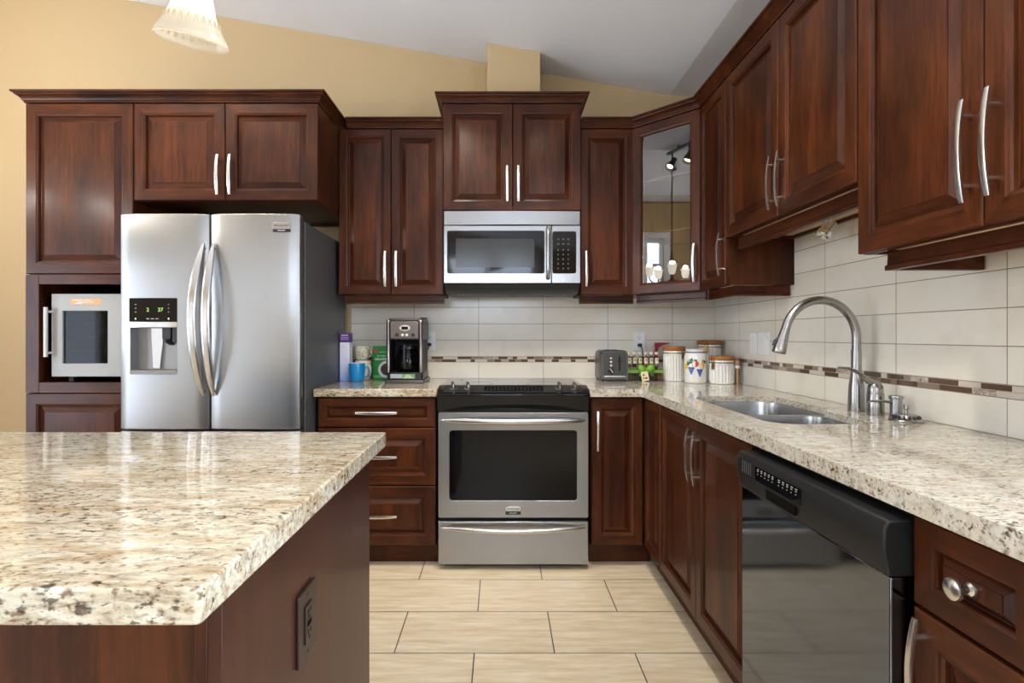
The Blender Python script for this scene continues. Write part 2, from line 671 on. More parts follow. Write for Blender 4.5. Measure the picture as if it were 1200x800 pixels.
k = 0
for (a, b, c, d), side in [(w, 'f') for w in FRONT_ADDED_WIN] + [(w, 'l') for w in LEFT_SEEN_ADDED_WIN] + [(w, 'r') for w in RIGHT_ADDED_WIN]:
    k += 1
    def P(m, u0, u1, v0, v1, z0, z1):      # v: 0 = inner wall face, positive outwards
        if side == 'f':
            m.box(u0, u1, FRONT_Y - v1, FRONT_Y - v0, z0, z1)
        elif side == 'r':
            m.box(RX + v0, RX + v1, u0, u1, z0, z1)
        else:
            m.box(LEFT_X - v1, LEFT_X - v0, u0, u1, z0, z1)
    root = thing('window_%d' % k, 'white framed window', 'window')
    del root['label'], root['category']
    structure(root)
    m = MB()
    t = .09
    P(m, a - t, b + t, -.015, -.0005, d, d + t)
    P(m, a - t, b + t, -.015, -.0005, c - t, c)
    P(m, a - t, a, -.015, -.0005, c, d)
    P(m, b, b + t, -.015, -.0005, c, d)
    m.build('window_casing', M['white_paint'], root)
    m = MB()
    s = .05
    P(m, a + .001, b - .001, .03, .08, d - s, d - .001)
    P(m, a + .001, b - .001, .03, .08, c + .001, c + s)
    P(m, a + .001, a + s, .03, .08, c + s, d - s)
    P(m, b - s, b - .001, .03, .08, c + s, d - s)
    mid = (a + b) / 2
    P(m, mid - .03, mid + .03, .03, .08, c + s, d - s)
    zz = d - .38
    P(m, a + s, b - s, .035, .075, zz - .02, zz + .02)
    m.build('window_frame', M['white_paint'], root)
    m = MB()
    P(m, a + s, b - s, .053, .057, c + s, d - s)
    m.build('window_pane', M['pane'], root, smooth=False)

# chimney-like chase above the microwave cabinet
CX0, CX1, CY = -.080, .2293, 3.133
m = MB()
m.loft([[(CX0, CY, 2.5), (CX1, CY, 2.5), (CX1, BY - .0005, 2.5), (CX0, BY - .0005, 2.5)],
        [(CX0, CY, ceil_z(CX0) - .001), (CX1, CY, ceil_z(CX1) - .001), (CX1, BY - .0005, ceil_z(CX1) - .001), (CX0, BY - .0005, ceil_z(CX0) - .001)]])
structure(m.build('wall_chase', M['wall'], smooth=False))

# tiled splashbacks: upper field, two-row mosaic band, base course
TD = .008


def mosaic(name, along, a, b, parent, seed):
    rnd = random.Random(seed)
    m = MB()
    z0, z1 = 1.0165, 1.0515

    def P(u0, u1, dp, za, zb, mi):
        if along == 'x':
            m.box(u0, u1, BY - dp, BY - .0005, za, zb, mi)
        else:
            m.box(RX - dp, RX - .0005, u0, u1, za, zb, mi)
    P(a, b, TD - .001, z0, z1, 3)
    h = (z1 - z0) / 2
    for r in range(2):
        u = a + rnd.uniform(0, .02)
        last = -1
        while u < b - .02:
            w = rnd.choice([.03, .045, .06, .075, .09, .11])
            w = min(w, b - u - .001)
            mi = rnd.choice([i for i in (0, 0, 0, 1, 2, 2, 4) if i != last])
            last = mi
            P(u + .001, u + w - .001, TD + .001, z0 + r * h + .001, z0 + (r + 1) * h - .001, mi)
            u += w
    return m.build(name, M['mos'], parent, smooth=False)


sb = bpy.data.objects.new('trim_1', None)
COL.objects.link(sb)
structure(sb)
MB().box(-.939, RX - .0105, BY - TD, BY - .0005, 1.052, 1.58).build('tile_field', M['tile_back'], sb)
MB().box(-.939, RX - .0105, BY - TD, BY - .0005, .915, 1.016).build('tile_course', M['tile_back_low'], sb)
mosaic('mosaic_band', 'x', -.939, RX - .0105, sb, 5)
sb = bpy.data.objects.new('trim_2', None)
COL.objects.link(sb)
structure(sb)
MB().box(RX - TD, RX - .0005, .60, BY - .0005, 1.052, 1.75).build('tile_field', M['tile_right'], sb)
MB().box(RX - TD, RX - .0005, .60, BY - .0005, .915, 1.016).build('tile_course', M['tile_right_low'], sb)
mosaic('mosaic_band', 'y', .60, BY - .0015, sb, 11)

# ---------------------------------------------------------------- cabinetry
FR = .02      # door thickness
REST = .0006


def raised_panel(m, x0, x1, z0, z1, y=0.0, stile=.058, glass=False):
    """raised-panel front with its back at y and its face at y-FR; returns the inner opening"""
    w, h = x1 - x0, z1 - z0
    st = min(stile, w * .3, h * .3)
    q = min(1.0, (min(w, h) - 2 * st) / .12)
    prof = [(0, 0), (0, -.017), (.003, -FR), (st - .010 * q, -FR), (st - .007 * q, -.0175), (st - .002 * q, -.0165), (st + .001 * q, -.0120), (st + .003 * q, -.0045)]
    if not glass:
        prof += [(st + .0065 * q, -.0040), (st + .033 * q, -.0165), (st + .0335 * q, -.0185)]
    else:
        prof += [(st + .0085 * q, 0)]
    rings = [[(x0 + i, y + d, z0 + i), (x1 - i, y + d, z0 + i), (x1 - i, y + d, z1 - i), (x0 + i, y + d, z1 - i)] for i, d in prof]
    vs = [p for r in rings for p in r]
    fs, mi = [], []
    for k in range(len(rings) - 1):
        for j in range(4):
            a, b = k * 4 + j, k * 4 + (j + 1) % 4
            fs.append((a, b, b + 4, a + 4))
            mi.append(1 if j in (0, 2) else 0)
    n = (len(rings) - 1) * 4
    if not glass:
        fs.append((n, n + 1, n + 2, n + 3))
        mi.append(0)
        fs.append((3, 2, 1, 0))
        mi.append(0)
    else:
        for j in range(4):
            a, b = n + j, n + (j + 1) % 4
            fs.append((a, b, (j + 1) % 4, j))
            mi.append(0)
    m.add(vs, fs, mi)
    i = prof[-1][0]
    return (x0 + i, x1 - i, z0 + i, z1 - i)


def pull(parent, x, z, y, length=.20, vertical=True, name='handle'):
    """bowed flat-bar pull on two posts; the face it stands on is at y"""
    m = MB()
    L = length
    pts, wd, th = [], [], []
    for i in range(13):
        t = i / 12 * 2 - 1
        d = y - (.019 + .011 * (1 - t * t))
        p = (x, d, z + t * L / 2) if vertical else (x + t * L / 2, d, z)
        pts.append(p)
        wd.append(.0078 - .0018 * abs(t) ** 3)
        th.append(.0034 - .001 * abs(t) ** 3)
    if vertical:
        m.tube(pts, wd, 8, (0, -1, 0), th, square=True)
    else:
        m.tube(pts, wd, 8, (0, -1, 0), th, square=True)
    for s in (-1, 1):
        q = s * L * .34
        a = (x, y + .0002, z + q) if vertical else (x + q, y + .0002, z)
        b = (x, y - .0235, z + q) if vertical else (x + q, y - .0235, z)
        m.tube([a, b], .0052, 8)
    return m.build(name, M['nickel'], parent)


WD = [M['wood'], M['wood_x']]
BD = WD + [M['maple'], M['shadow']]
GAP = .0016


def door(root, x0, x1, z0, z1, handle=None, hz=None, name='door', hl=.20, stile=.058):
    m = MB()
    raised_panel(m, x0 + GAP, x1 - GAP, z0 + GAP, z1 - GAP, -.0008, stile)
    d = m.build(name, WD, root, smooth=False)
    f = -.0008 - FR
    if handle == 'L':
        pull(d, x0 + .031, hz, f, hl)
    elif handle == 'R':
        pull(d, x1 - .031, hz, f, hl)
    elif handle == 'C':
        pull(d, (x0 + x1) / 2, (z0 + z1) / 2 if hz is None else hz, f - (.0 if hz else -.0015), hl, False)
    return d


def carcass(root, w, h, dp, kind='upper', under=2, z0=0):
    """hollow box with an open underside recess for uppers, open top for bases"""
    m = MB()
    t = .018
    if kind == 'upper':
        m.box(0, t, 0, dp, z0, h)
        m.box(w - t, w, 0, dp, z0, h)
        m.box(t, w - t, dp - t, dp, z0, h)
        m.box(t, w - t, 0, dp - t, h - t, h)
        m.box(t, w - t, 0, dp - t, z0 + .012, z0 + .03, under)
        m.box(t, w - t, 0, t, z0, z0 + .012)
        o = m.build('carcass', BD, root)
    else:
        m.box(0, t, 0, dp, z0, h)
        m.box(w - t, w, 0, dp, z0, h)
        m.box(t, w - t, dp - t, dp, z0, h)
        m.box(t, w - t, 0, dp - t, z0, z0 + t)
        m.box(t, w - t, 0, t, h - .05, h)
        m.box(t, w - t, t, t + .003, z0 + t, h - .05, 3)
        o = m.build('carcass', BD, root)
    return o


def mitred(m, path, prof):
    """closed profile of (outward, z) swept along a path in XY"""
    pts = [Vector(p) for p in path]
    rings = []
    for i, p in enumerate(pts):
        ns = []
        if i > 0:
            d = (pts[i] - pts[i - 1]).normalized()
            ns.append(Vector((d.y, -d.x)))
        if i < len(pts) - 1:
            d = (pts[i + 1] - pts[i]).normalized()
            ns.append(Vector((d.y, -d.x)))
        n = sum(ns, Vector((0, 0))).normalized()
        n = n / n.dot(ns[0])
        rings.append([(p.x + n.x * o, p.y + n.y * o, h) for o, h in prof])
    m.loft(rings)


def light_rail(root, pts, z0, z1, t=.018, name='light_rail'):
    m = MB()
    mitred(m, pts, [(-t, z0), (.005, z0), (.005, z0 + .012), (.001, z0 + .016), (0, z1), (-t, z1)])
    return m.build(name, [M['wood_x']], root, smooth=False)


CROWN = [(0, 0), (.006, 0), (.007, .007), (.012, .011), (.015, .018), (.024, .029), (.036, .036), (.037, .041), (.046, .044), (.049, .048), (.049, .055), (-.03, .055), (-.03, 0)]


def crown(name, label, path, z, sc=1.0, group=None):
    m = MB()
    mitred(m, path, [(o * (sc if o > 0 else 1), z + h * sc) for o, h in CROWN])
    o = m.build(name, [M['wood_x']], None, sharp=25)
    return tag(o, label, 'crown molding', group)


UB, UT = 1.415, 2.357       # underside and door top of the ordinary wall cabinets
WB = BY - .010              # back of things standing against the tiled wall
CT = .874                   # underside of the worktops
GU = 'wall cabinets'
GB = 'base cabinets'

# tall cabinet with the wine cooler niche
A = thing('tall_cabinet', 'tall dark cherry cabinet left of the refrigerator, with an open niche holding a wine cooler', 'cabinet', (-2.405, 2.73, 0), group='tall cabinets')
aw, ad = .546, .637
m = MB()
m.box(0, .02, 0, ad, 0, UT + .002)
m.box(aw - .02, aw, 0, ad, 0, UT + .002)
m.box(.02, aw - .02, ad - .02, ad, .1, UT + .002)
m.box(.02, aw - .02, 0, ad - .02, 1.492, UT + .002)
m.box(.02, aw - .02, .03, ad - .02, 0, .862)
m.build('carcass', BD, A)
m = MB()
y0, y1 = -.0208, -.0008
m.box(.0016, .069, y0, y1, .893, 1.491)
m.box(aw - .048, aw - .0016, y0, y1, .893, 1.491)
m.box(.069, aw - .048, y0, y1, 1.442, 1.491, 1)
m.box(.069, aw - .048, y0, y1, .893, .946, 1)
m.build('face_frame', WD, A, bevel=.0015)
m = MB()
m.box(.022, aw - .022, .0, ad - .022, .925, .944, 1)
m.build('niche_shelf', WD, A)
door(A, 0, aw, 1.494, UT, stile=.062)
door(A, 0, aw, .105, .891, stile=.062)

# cabinet over the refrigerator
Bc = thing('wall_cabinet', 'deep cherry wall cabinet with two doors directly above the refrigerator', 'cabinet', (-1.857, 2.73, 1.865), group=GU)
bw = .933
carcass(Bc, bw, UT + .002 - 1.865, .637, under=1)
door(Bc, 0, bw / 2 - .004, 0, UT - 1.865, 'R', .127)
door(Bc, bw / 2 - .004, bw, 0, UT - 1.865, 'L', .127)

# pair right of it
C = thing('wall_cabinet', 'cherry wall cabinet with two narrow doors above the coffee maker', 'cabinet', (-.922, 3.065, UB), group=GU)
cw = .595
carcass(C, cw, UT + .002 - UB, .302)
door(C, 0, cw / 2, 0, UT - UB, 'R', .145, stile=.05)
door(C, cw / 2, cw, 0, UT - UB, 'L', .145, stile=.05)
light_rail(C, [(.02, .035), (cw - .001, .035)], -.048, -.0005)

# over the microwave
D = thing('wall_cabinet', 'raised cherry wall cabinet with two doors above the microwave', 'cabinet', (-.325, 3.02, 1.882), group=GU)
dw = .775
carcass(D, dw, 2.484 - 1.882, .347)
door(D, 0, dw / 2 + .004, 0, 2.482 - 1.882, 'R', .148)
door(D, dw / 2 + .004, dw, 0, 2.482 - 1.882, 'L', .148)

# narrow one right of the microwave
E = thing('wall_cabinet', 'narrow single-door cherry wall cabinet between the microwave and the glass-door corner cabinet', 'cabinet', (.4525, 3.065, UB), group=GU)
ew = .303
carcass(E, ew, UT + .002 - UB, .302)
door(E, 0, ew, 0, UT - UB, 'L', .145, stile=.05)
light_rail(E, [(.001, .035), (ew + .01, .035)], -.048, -.0005)

# diagonal corner cabinet with a glass door
F = thing('corner_cabinet', 'diagonal cherry corner wall cabinet with a clear glass door', 'cabinet', (.758, 3.065, UB), R(-45), group=GU)
fi = Matrix.Translation((.758, 3.065, 0)) @ Matrix.Rotation(R(-45), 4, 'Z')
fi = fi.inverted()
fh = UT + .002 - UB
x1c, y1c = 1.342, 3.360
penta = [(.758, 3.065), (1.047, 2.776), (x1c, 2.776), (x1c, y1c), (.758, y1c)]
m = MB(fi)
for (za, zb, mi) in ((0, .018, 0), (fh - .018, fh, 0)):
    m.prism(penta, za, zb, 'z', mi)
m.box(.758, .774, 3.07, y1c, .018, fh - .018)
m.box(1.05, x1c, 2.776, 2.792, .018, fh - .018)
m.box(.774, x1c, y1c - .012, y1c, .018, fh - .018)
m.box(x1c - .012, x1c, 2.792, y1c - .012, .018, fh - .018)
m.build('carcass', WD, F)
for zz in (.34, .64):
    m = MB(fi)
    m.prism([(.79, 3.09), (1.07, 2.81), (x1c - .014, 2.81), (x1c - .014, y1c - .014), (.79, y1c - .014)], zz, zz + .008)
    m.build('shelf', M['wood_x'], F)
fl = .4087
m = MB()
op = raised_panel(m, .006, fl - .006, GAP, UT - UB - GAP, -.0008, .055, glass=True)
dF = m.build('door', WD, F, smooth=False)
MB().box(op[0] - .004, op[1] + .004, -.010, -.006, op[2] - .004, op[3] + .004).build('door_glass', M['cab_glass'], dF, smooth=False)
pull(dF, fl - .034, .145, -.0208)
m = MB()
light_rail(F, [(.0, .035), (fl, .035)], -.048, -.0005)

# right wall, narrow
G = thing('wall_cabinet', 'slim cherry wall cabinet on the right wall beside the glass-door corner cabinet', 'cabinet', (1.047, 2.774, UB), R(-90), group=GU)
gw = .322
carcass(G, gw, UT + .002 - UB, .295)
door(G, 0, gw, 0, UT - UB, 'R', .145, stile=.05)
light_rail(G, [(-.01, .035), (gw - .03, .035), (gw - .03, .29)], -.048, -.0005)

# right wall, short one above the sink
H = thing('wall_cabinet', 'short cherry wall cabinet with two doors hung high above the sink', 'cabinet', (1.047, 2.450, 1.625), R(-90), group=GU)
hw = .903
carcass(H, hw, UT + .002 - 1.625, .295)
door(H, 0, hw / 2 + .012, 0, UT - 1.625, 'R', .130)
door(H, hw / 2 + .012, hw, 0, UT - 1.625, 'L', .130)
light_rail(H, [(.02, .030), (hw - .001, .030)], -.055, -.0005)

# right wall, nearest the camera
I = thing('wall_cabinet', 'tall-door cherry wall cabinet nearest the viewer at the right edge', 'cabinet', (1.047, 1.544, UB), R(-90), group=GU)
iw = .806
carcass(I, iw, UT + .002 - UB, .295)
door(I, 0, iw / 2, 0, UT - UB, 'R', .170, hl=.225)
door(I, iw / 2, iw, 0, UT - UB, 'L', .170, hl=.225)
light_rail(I, [(.045, .29), (.045, .035), (iw - .001, .035)], -.050, -.0005)

CY1 = BY - .0015
crown('crown_molding', 'cherry crown molding along the tall cabinet and refrigerator cabinet', [(-2.405, CY1), (-2.405, 2.712), (-.924, 2.712), (-.924, CY1)], UT + .003, .9)
crown('crown_molding', 'short cherry crown molding over the two narrow doors left of the microwave cabinet', [(-.874, 3.047), (-.328, 3.047)], UT + .003, .9)
crown('crown_molding', 'cherry crown molding wrapped round the raised microwave cabinet', [(-.325, CY1), (-.325, 3.002), (.450, 3.002), (.450, CY1)], 2.485, .85)
crown('crown_molding', 'cherry crown molding running over the corner cabinet and along the right wall', [(.453, 3.047), (.752, 3.047), (1.030, 2.769), (1.030, .737)], UT + .003, .9)

# base cabinets
def toe(root, w, h=.105, y=.065):
    MB().box(0, w, y, y + .018, 0, h).build('toe_kick', M['wood_x'], root, label=None)


J = thing('base_cabinet', 'cherry base cabinet with three drawers left of the range', 'cabinet', (-.931, 2.742, 0), group=GB)
jw = .600
carcass(J, jw, CT - .001, .60, 'base', z0=.106)
toe(J, jw)
for za, zb in ((.717, .866), (.422, .714), (.118, .419)):
    door(J, 0, jw, za, zb, 'C', None, 'drawer', .21, stile=.052 if zb > .7 and za > .7 else .058)

K = thing('base_cabinet', 'narrow single-door cherry base cabinet right of the range', 'cabinet', (.4595, 2.742, 0), group=GB)
kw = .262
carcass(K, kw, CT - .001, .60, 'base', z0=.106)
toe(K, kw + .06)
door(K, 0, kw, .118, .866, 'L', .70)

L = thing('base_cabinet', 'slim cherry base cabinet without a handle in the inside corner of the right run', 'cabinet', (.748, 2.718, 0), R(-90), group=GB)
lw = .268
carcass(L, lw, CT - .001, .57, 'base', z0=.106)
toe(L, lw, y=.045)
door(L, 0, lw, .118, .866, None, stile=.05)

S = thing('base_cabinet', 'two-door cherry base cabinet under the sink', 'cabinet', (.748, 2.448, 0), R(-90), group=GB)
sw = .890
m = MB()
m.box(0, .018, 0, .57, .106, CT - .001)
m.box(sw - .018, sw, 0, .57, .106, CT - .001)
m.box(.018, sw - .018, .552, .57, .106, CT - .001)
m.box(.018, sw - .018, 0, .552, .106, .124)
m.box(.018, sw - .018, 0, .018, CT - .06, CT - .001)
m.build('carcass', BD, S)
toe(S, sw, y=.045)
door(S, 0, sw / 2, .118, .866, 'R', .73)
door(S, sw / 2, sw, .118, .866, 'L', .73)

N = thing('base_cabinet', 'cherry base cabinet with a knobbed drawer over a door, right of the dishwasher', 'cabinet', (.748, .947, 0), R(-90), group=GB)
nw = .232
carcass(N, nw, CT - .001, .57, 'base', z0=.106)
toe(N, nw, y=.045)
dr = door(N, 0, nw, .712, .868, None, name='drawer', stile=.045)
m = MB(Matrix.Translation((nw / 2, -.0195, .790)) @ Matrix.Rotation(R(90), 4, 'X'))
m.lathe([(.0001, 0), (.011, 0), (.0105, .003), (.006, .006), (.0055, .014), (.009, .017), (.0155, .021), (.0175, .026), (.0165, .031), (.011, .034), (.0001, .035)], 24)
m.build('knob', M['nickel'], dr, label='round satin nickel knob')
door(N, 0, nw, .118, .708, 'L', .60)

# worktops
m = MB()
m.box(-.945, -.3225, 2.695, BY - .0105, CT, .914)
tag(m.build('countertop', M['granite'], None, bevel=.006, seg=3), 'short polished cream granite countertop left of the range', 'countertop', 'granite countertops')
cut = round_poly([(.83, 1.628), (1.155, 1.628), (1.16, 1.93), (1.205, 1.97), (1.205, 2.375), (.83, 2.375)], [.09, .06, .04, .04, .10, .13], 7)
outer = round_poly([(.4475, 2.695), (.712, 2.695), (.712, .718), (RX - .0105, .718), (RX - .0105, BY - .0105), (.4475, BY - .0105)], [0, .02, .01, 0, 0, 0], 4)
inner = round_poly([(.4475, 2.745), (.762, 2.745), (.762, .718), (RX - .0105, .718), (RX - .0105, BY - .0105), (.4475, BY - .0105)], [0, .02, .01, 0, 0, 0], 4)
m = MB().stepped(outer, inner, cut, CT, .890, .914)
tag(m.build('countertop', M['granite_side'], None, bevel=.006, seg=3), 'L-shaped polished cream granite countertop with the sink cut into it', 'countertop', 'granite countertops')

# island
IS = thing('kitchen_island', 'dark cherry kitchen island base in the left foreground', 'kitchen island', (-.345, .675, 0))
ix = -1.30
m = MB()
m.box(ix, -.001, .001, .731, .09, CT - .0005)
m.build('carcass', [M['wood_flat']], IS)
MB().box(-.018, 0, -.012, .732, .0, CT - .0005).build('end_panel', M['wood_flat'], IS, bevel=.001)
MB().box(-.034, -.0185, -.012, .0, .0, CT - .0005).build('corner_stile', M['wood'], IS, bevel=.001)
MB().box(ix, -.0345, -.004, .0005, .0, CT - .0005).build('back_panel', M['wood'], IS)
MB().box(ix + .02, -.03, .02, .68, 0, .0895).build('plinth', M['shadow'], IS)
io = round_poly([(-1.78, .569), (-.3194, .569), (-.3194, 1.495), (-1.78, 1.495)], [.02, .009, .009, .02], 5)
m = MB().prism(io, CT, .914)
tag(m.build('countertop', M['granite'], None, bevel=.004, seg=3), 'polished cream granite slab on the island in the foreground', 'countertop', 'granite countertops')

# ---------------------------------------------------------------- refrigerator
FX, FY = -1.836, 2.62
FG = thing('refrigerator', 'stainless steel french-door refrigerator with an ice and water dispenser', 'refrigerator', (FX, FY, 0))
fw = .880
m = MB()
m.box(0, fw, 0, .68, .03, 1.735)
m.box(.02, fw - .02, .03, .66, 0, .03, 1)
m.box(.004, fw - .004, -.0025, 0, .05, 1.73, 1)
m.build('case', [M['grey_dark'], M['black']], FG, bevel=.004)
for x in (.03, fw - .10):
    MB().box(x, x + .07, -.03, .16, 1.7353, 1.762).build('hinge_cover', M['graphite'], FG, bevel=.006)


def bowed_door(m, x0, x1, z0, z1, yb, yf, bow, hole=None, n=14):
    xs = [x0 + (x1 - x0) * i / n for i in range(n + 1)]
    zs = [z0, z1]
    if hole:
        xs = sorted(set([x for x in xs if min(abs(x - hole[0]), abs(x - hole[1])) > .008] + [hole[0], hole[1]]))
        zs = [z0, hole[2], hole[3], z1]

    def Y(x):
        u = (x - x0) / (x1 - x0) * 2 - 1
        e = 0.0
        return yf + bow * u * u + .010 * abs(u) ** 24
    vs, fs = [], []
    nz = len(zs)
    for x in xs:
        for z in zs:
            vs.append((x, Y(x), z))
    nx = len(xs)
    for i in range(nx - 1):
        for j in range(nz - 1):
            if hole and j == 1 and xs[i] >= hole[0] - 1e-6 and xs[i + 1] <= hole[1] + 1e-6:
                continue
            a = i * nz + j
            fs.append((a, a + nz, a + nz + 1, a + 1))
    k = len(vs)
    for x in xs:
        vs.append((x, yb, z0))
        vs.append((x, yb, z1))
    for i in range(nx - 1):
        a = k + 2 * i
        fs.append((a, a + 1, a + 3, a + 2))
        fs.append((i * nz, a, a + 2, (i + 1) * nz))
        fs.append((i * nz + nz - 1, (i + 1) * nz + nz - 1, a + 3, a + 1))
    fs.append(tuple(j for j in range(nz)) + (k + 1, k))
    b = (nx - 1) * nz
    fs.append(tuple(b + j for j in reversed(range(nz))) + (k + 2 * (nx - 1), k + 2 * (nx - 1) + 1))
    m.add(vs, fs)
    return Y


DZ0, DZ1 = .735, 1.765
hx0, hx1, hz0, hz1 = .064, .293, .998, 1.362
m = MB()
Yl = bowed_door(m, .008, .4365, DZ0, DZ1, -.004, -.066, .012, (hx0, hx1, hz0, hz1))
ld = m.build('door', M['steel'], FG, bevel=.004, sharp=30)
m = MB()
yh = Yl(.18) + .001
yr = -.008
zb = 1.222
# recess liner
m.box(hx0 + .0005, hx0 + .004, yh + .003, yr, hz0 + .001, zb, 0)
m.box(hx1 - .004, hx1 - .0005, yh + .003, yr, hz0 + .001, zb, 0)
m.box(hx0 + .004, hx1 - .004, yr - .004, yr, hz0 + .001, zb, 0)
m.box(hx0 + .004, hx1 - .004, yh + .003, yr - .004, hz0 + .001, hz0 + .010, 0)
m.build('dispenser_recess', plain('recess_grey', (.27, .265, .255), .4, .7), ld, bevel=.001)
m = MB()
m.box(hx0 + .004, hx1 - .004, yh - .002, yr - .005, hz0 + .0105, hz0 + .020)
for i in range(12):
    x = hx0 + .02 + i * .017
    m.box(x, x + .005, yh + .004, yr - .012, hz0 + .0201, hz0 + .0216)
m.build('drip_tray', M['steel_tap'], ld)
MB().box(hx0 + .0005, hx1 - .0005, yh - .001, yr, zb + .026, hz1 - .001).build('display_panel', M['black_gloss'], ld)
m = MB()
m.prism([(hx0 + .0005, yr), (hx0 + .0005, yh - .001)] + [(hx0 + (hx1 - hx0) * i / 10, yh - .002 - .008 * math.sin(math.pi * i / 10)) for i in range(1, 10)] + [(hx1 - .0005, yh - .001), (hx1 - .0005, yr)], zb + .0005, zb + .0255)
m.build('dispenser_lip', M['steel_bright'], ld)
m = MB()
m.box(.215, .255, yh + .008, yr - .0045, 1.165, 1.2215)
m.box(.262, .285, yh + .010, yr - .0045, 1.150, 1.2215)
m.prism([(yh + .012, 1.165), (yr - .005, 1.165), (yr - .005, 1.135), (yh + .022, 1.150)], .222, .247, 'x')
m.build('nozzle', M['black'], ld, bevel=.002)
m = MB()
m.tube([(.235, yh + .014, 1.164), (.235, yh + .014, 1.145)], [.012, .010], 14)
m.build('spout', M['jar_glass'], ld)
m = MB()
m.prism([(.140, 1.22), (.205, 1.22), (.185, 1.022), (.150, 1.022)], yr - .0165, yr - .0045, 'y')
m.build('dispenser_paddle', M['steel_bright'], ld, bevel=.002)
yd = yh - .0014
text('2', 'display_digit', .026, M['green_led'], ld, (.153, yd, 1.305))
text('37', 'display_digit', .026, M['green_led'], ld, (.213, yd, 1.305))
m = MB()
for x in (.146, .168, .190):
    m.box(x, x + .014, yd - .0003, yd + .0003, 1.262, 1.264)
for z in (1.330, 1.312, 1.294):
    m.box(.092, .098, yd - .0003, yd + .0003, z, z + .002)
    m.box(.250, .254, yd - .0003, yd + .0003, z, z + .002)
for x in (.0945, .252):
    m.box(x - .003, x + .003, yd - .0003, yd + .0003, 1.259, 1.267)
m.build('display_marks', M['white_paint'], ld)

m = MB()
Yr = bowed_door(m, .4425, .872, DZ0, DZ1, -.004, -.066, .012)
rd = m.build('door', M['steel'], FG, bevel=.004, sharp=30)
m = MB()
bowed_door(m, .008, .872, .075, .725, -.004, -.066, .012)
fz = m.build('freezer_drawer', M['steel'], FG, bevel=.004, sharp=30)
m = MB()
m.tube([(.10, -.062, .66)] + [(.10 + .68 * i / 12, -.105 - .02 * math.sin(math.pi * i / 12), .66) for i in range(13)] + [(.78, -.062, .66)], .012, 10)
m.build('handle', M['steel_bright'], fz)


def fridge_handle(parent, x, sx, y):
    m = MB()
    z0, z1 = .895, 1.622
    pts, a, b = [], [], []
    for i in range(25):
        t = i / 24 * 2 - 1
        k = 1 - abs(t) ** 2.0
        pts.append((x + sx * k, y - .008 - .062 * k, (z0 + z1) / 2 + t * (z1 - z0) / 2))
        e = max(.0, 1 - abs(t) ** 5)
        a.append(.005 + .0150 * e)
        b.append(.0035 + .0055 * e)
    m.tube(pts, a, 12, (0, -1, 0), b, square=True)
    for z in (z0 + .022, z1 - .022):
        m.tube([(x, y + .006, z), (x, y - .016, z)], .007, 8)
    return m.build('handle', M['steel_bright'], parent, sharp=50)


fridge_handle(ld, .4365 - .020, -.022, Yl(.42))
fridge_handle(rd, .4425 + .022, -.004, Yr(.46))
yb = Yr(.785)
m = MB()
m.box(.748, .831, yb - .008, yb + .003, 1.690, 1.722)
bd = m.build('badge', M['steel_bright'], FG, bevel=.001)
MB().box(.750, .833, yb - .008, yb + .003, 1.677, 1.6898).build('badge_strip', M['black'], bd)
text('FRIGIDAIRE', 'lettering', .0135, M['graphite'], bd, (.7895, yb - .0083, 1.706))
text('GALLERY', 'lettering', .009, M['white_paint'], bd, (.7915, yb - .0083, 1.6834))

# ---------------------------------------------------------------- wine cooler in the niche
WC = thing('wine_cooler', 'small silver wine cooler with a dark glass door inside the cabinet niche', 'wine cooler', (-2.302, 2.745, .9446))
ww, wh = .405, .452
m = MB()
m.box(.006, ww - .006, .032, .46, .03, wh - .004)
m.build('case', M['black_matte'], WC, bevel=.004)
for x in (.05, ww - .05):
    for y in (.07, .40):
        MB().lathe([(.016, 0), (.016, .0295)], 12, (x, y, 0), cap0=True, cap1=True).build('foot', M['black'], WC)
gx0, gx1, gz0, gz1 = .056, .287, .095, .365
m = MB()
m.loft([[(x, y, z) for x, z in ((0, .028), (ww, .028), (ww, wh), (0, wh))] for y in (.0315, 0)] + [[(x, y, z) for x, z in ((gx0, gz0), (gx1, gz0), (gx1, gz1), (gx0, gz1))] for y in (0, .0315)], False, False)
m.add([(0, .0315, .028), (ww, .0315, .028), (ww, .0315, wh), (0, .0315, wh), (gx0, .0315, gz0), (gx1, .0315, gz0), (gx1, .0315, gz1), (gx0, .0315, gz1)],
      [(0, 1, 5, 4), (1, 2, 6, 5), (2, 3, 7, 6), (3, 0, 4, 7)])
dw_ = m.build('door', M['silver_paint'], WC, bevel=.002)
MB().box(gx0, gx1, .010, .014, gz0, gz1).build('door_glass', M['smoked'], dw_, smooth=False)
MB().box(gx0, gx1, .029, .031, gz0, gz1).build('door_liner', plain('liner_grey', (.10, .10, .095), .5), dw_)
for z in (.305, .235, .165):
    m = MB()
    m.tube([(gx0 + .004, .022, z), (gx1 - .004, .022, z)], .0016, 6)
    for q in range(4):
        x = gx0 + .03 + q * .056
        m.tube([(x - .025 + .05 * i / 8, .0215, z - .010 * math.sin(math.pi * i / 8)) for i in range(9)], .0013, 6)
    m.build('rack', M['nickel'], WC)
m = MB()
m.tube([(-.006, -.028, .13), (-.006, -.028, .382)], .0095, 12)
for z in (.15, .36):
    m.tube([(-.006, -.028, z), (.006, .002, z)], .006, 8)
m.build('handle', plain('pale_grey_metal', srgb(205, 203, 198), .35, .2), dw_)
MB().box(.098, .255, -.0008, -.0001, .397, .427).build('sticker', plain('orange_sticker', srgb(214, 158, 104), .5), WC)
m = MB()
for x0_, x1_, z in ((.110, .160, .418), (.165, .205, .418), (.135, .190, .408), (.195, .215, .408), (.12, .16, .402)):
    m.box(x0_, x1_, -.0012, -.0009, z, z + .003)
m.build('sticker_print', M['white_paint'], WC)

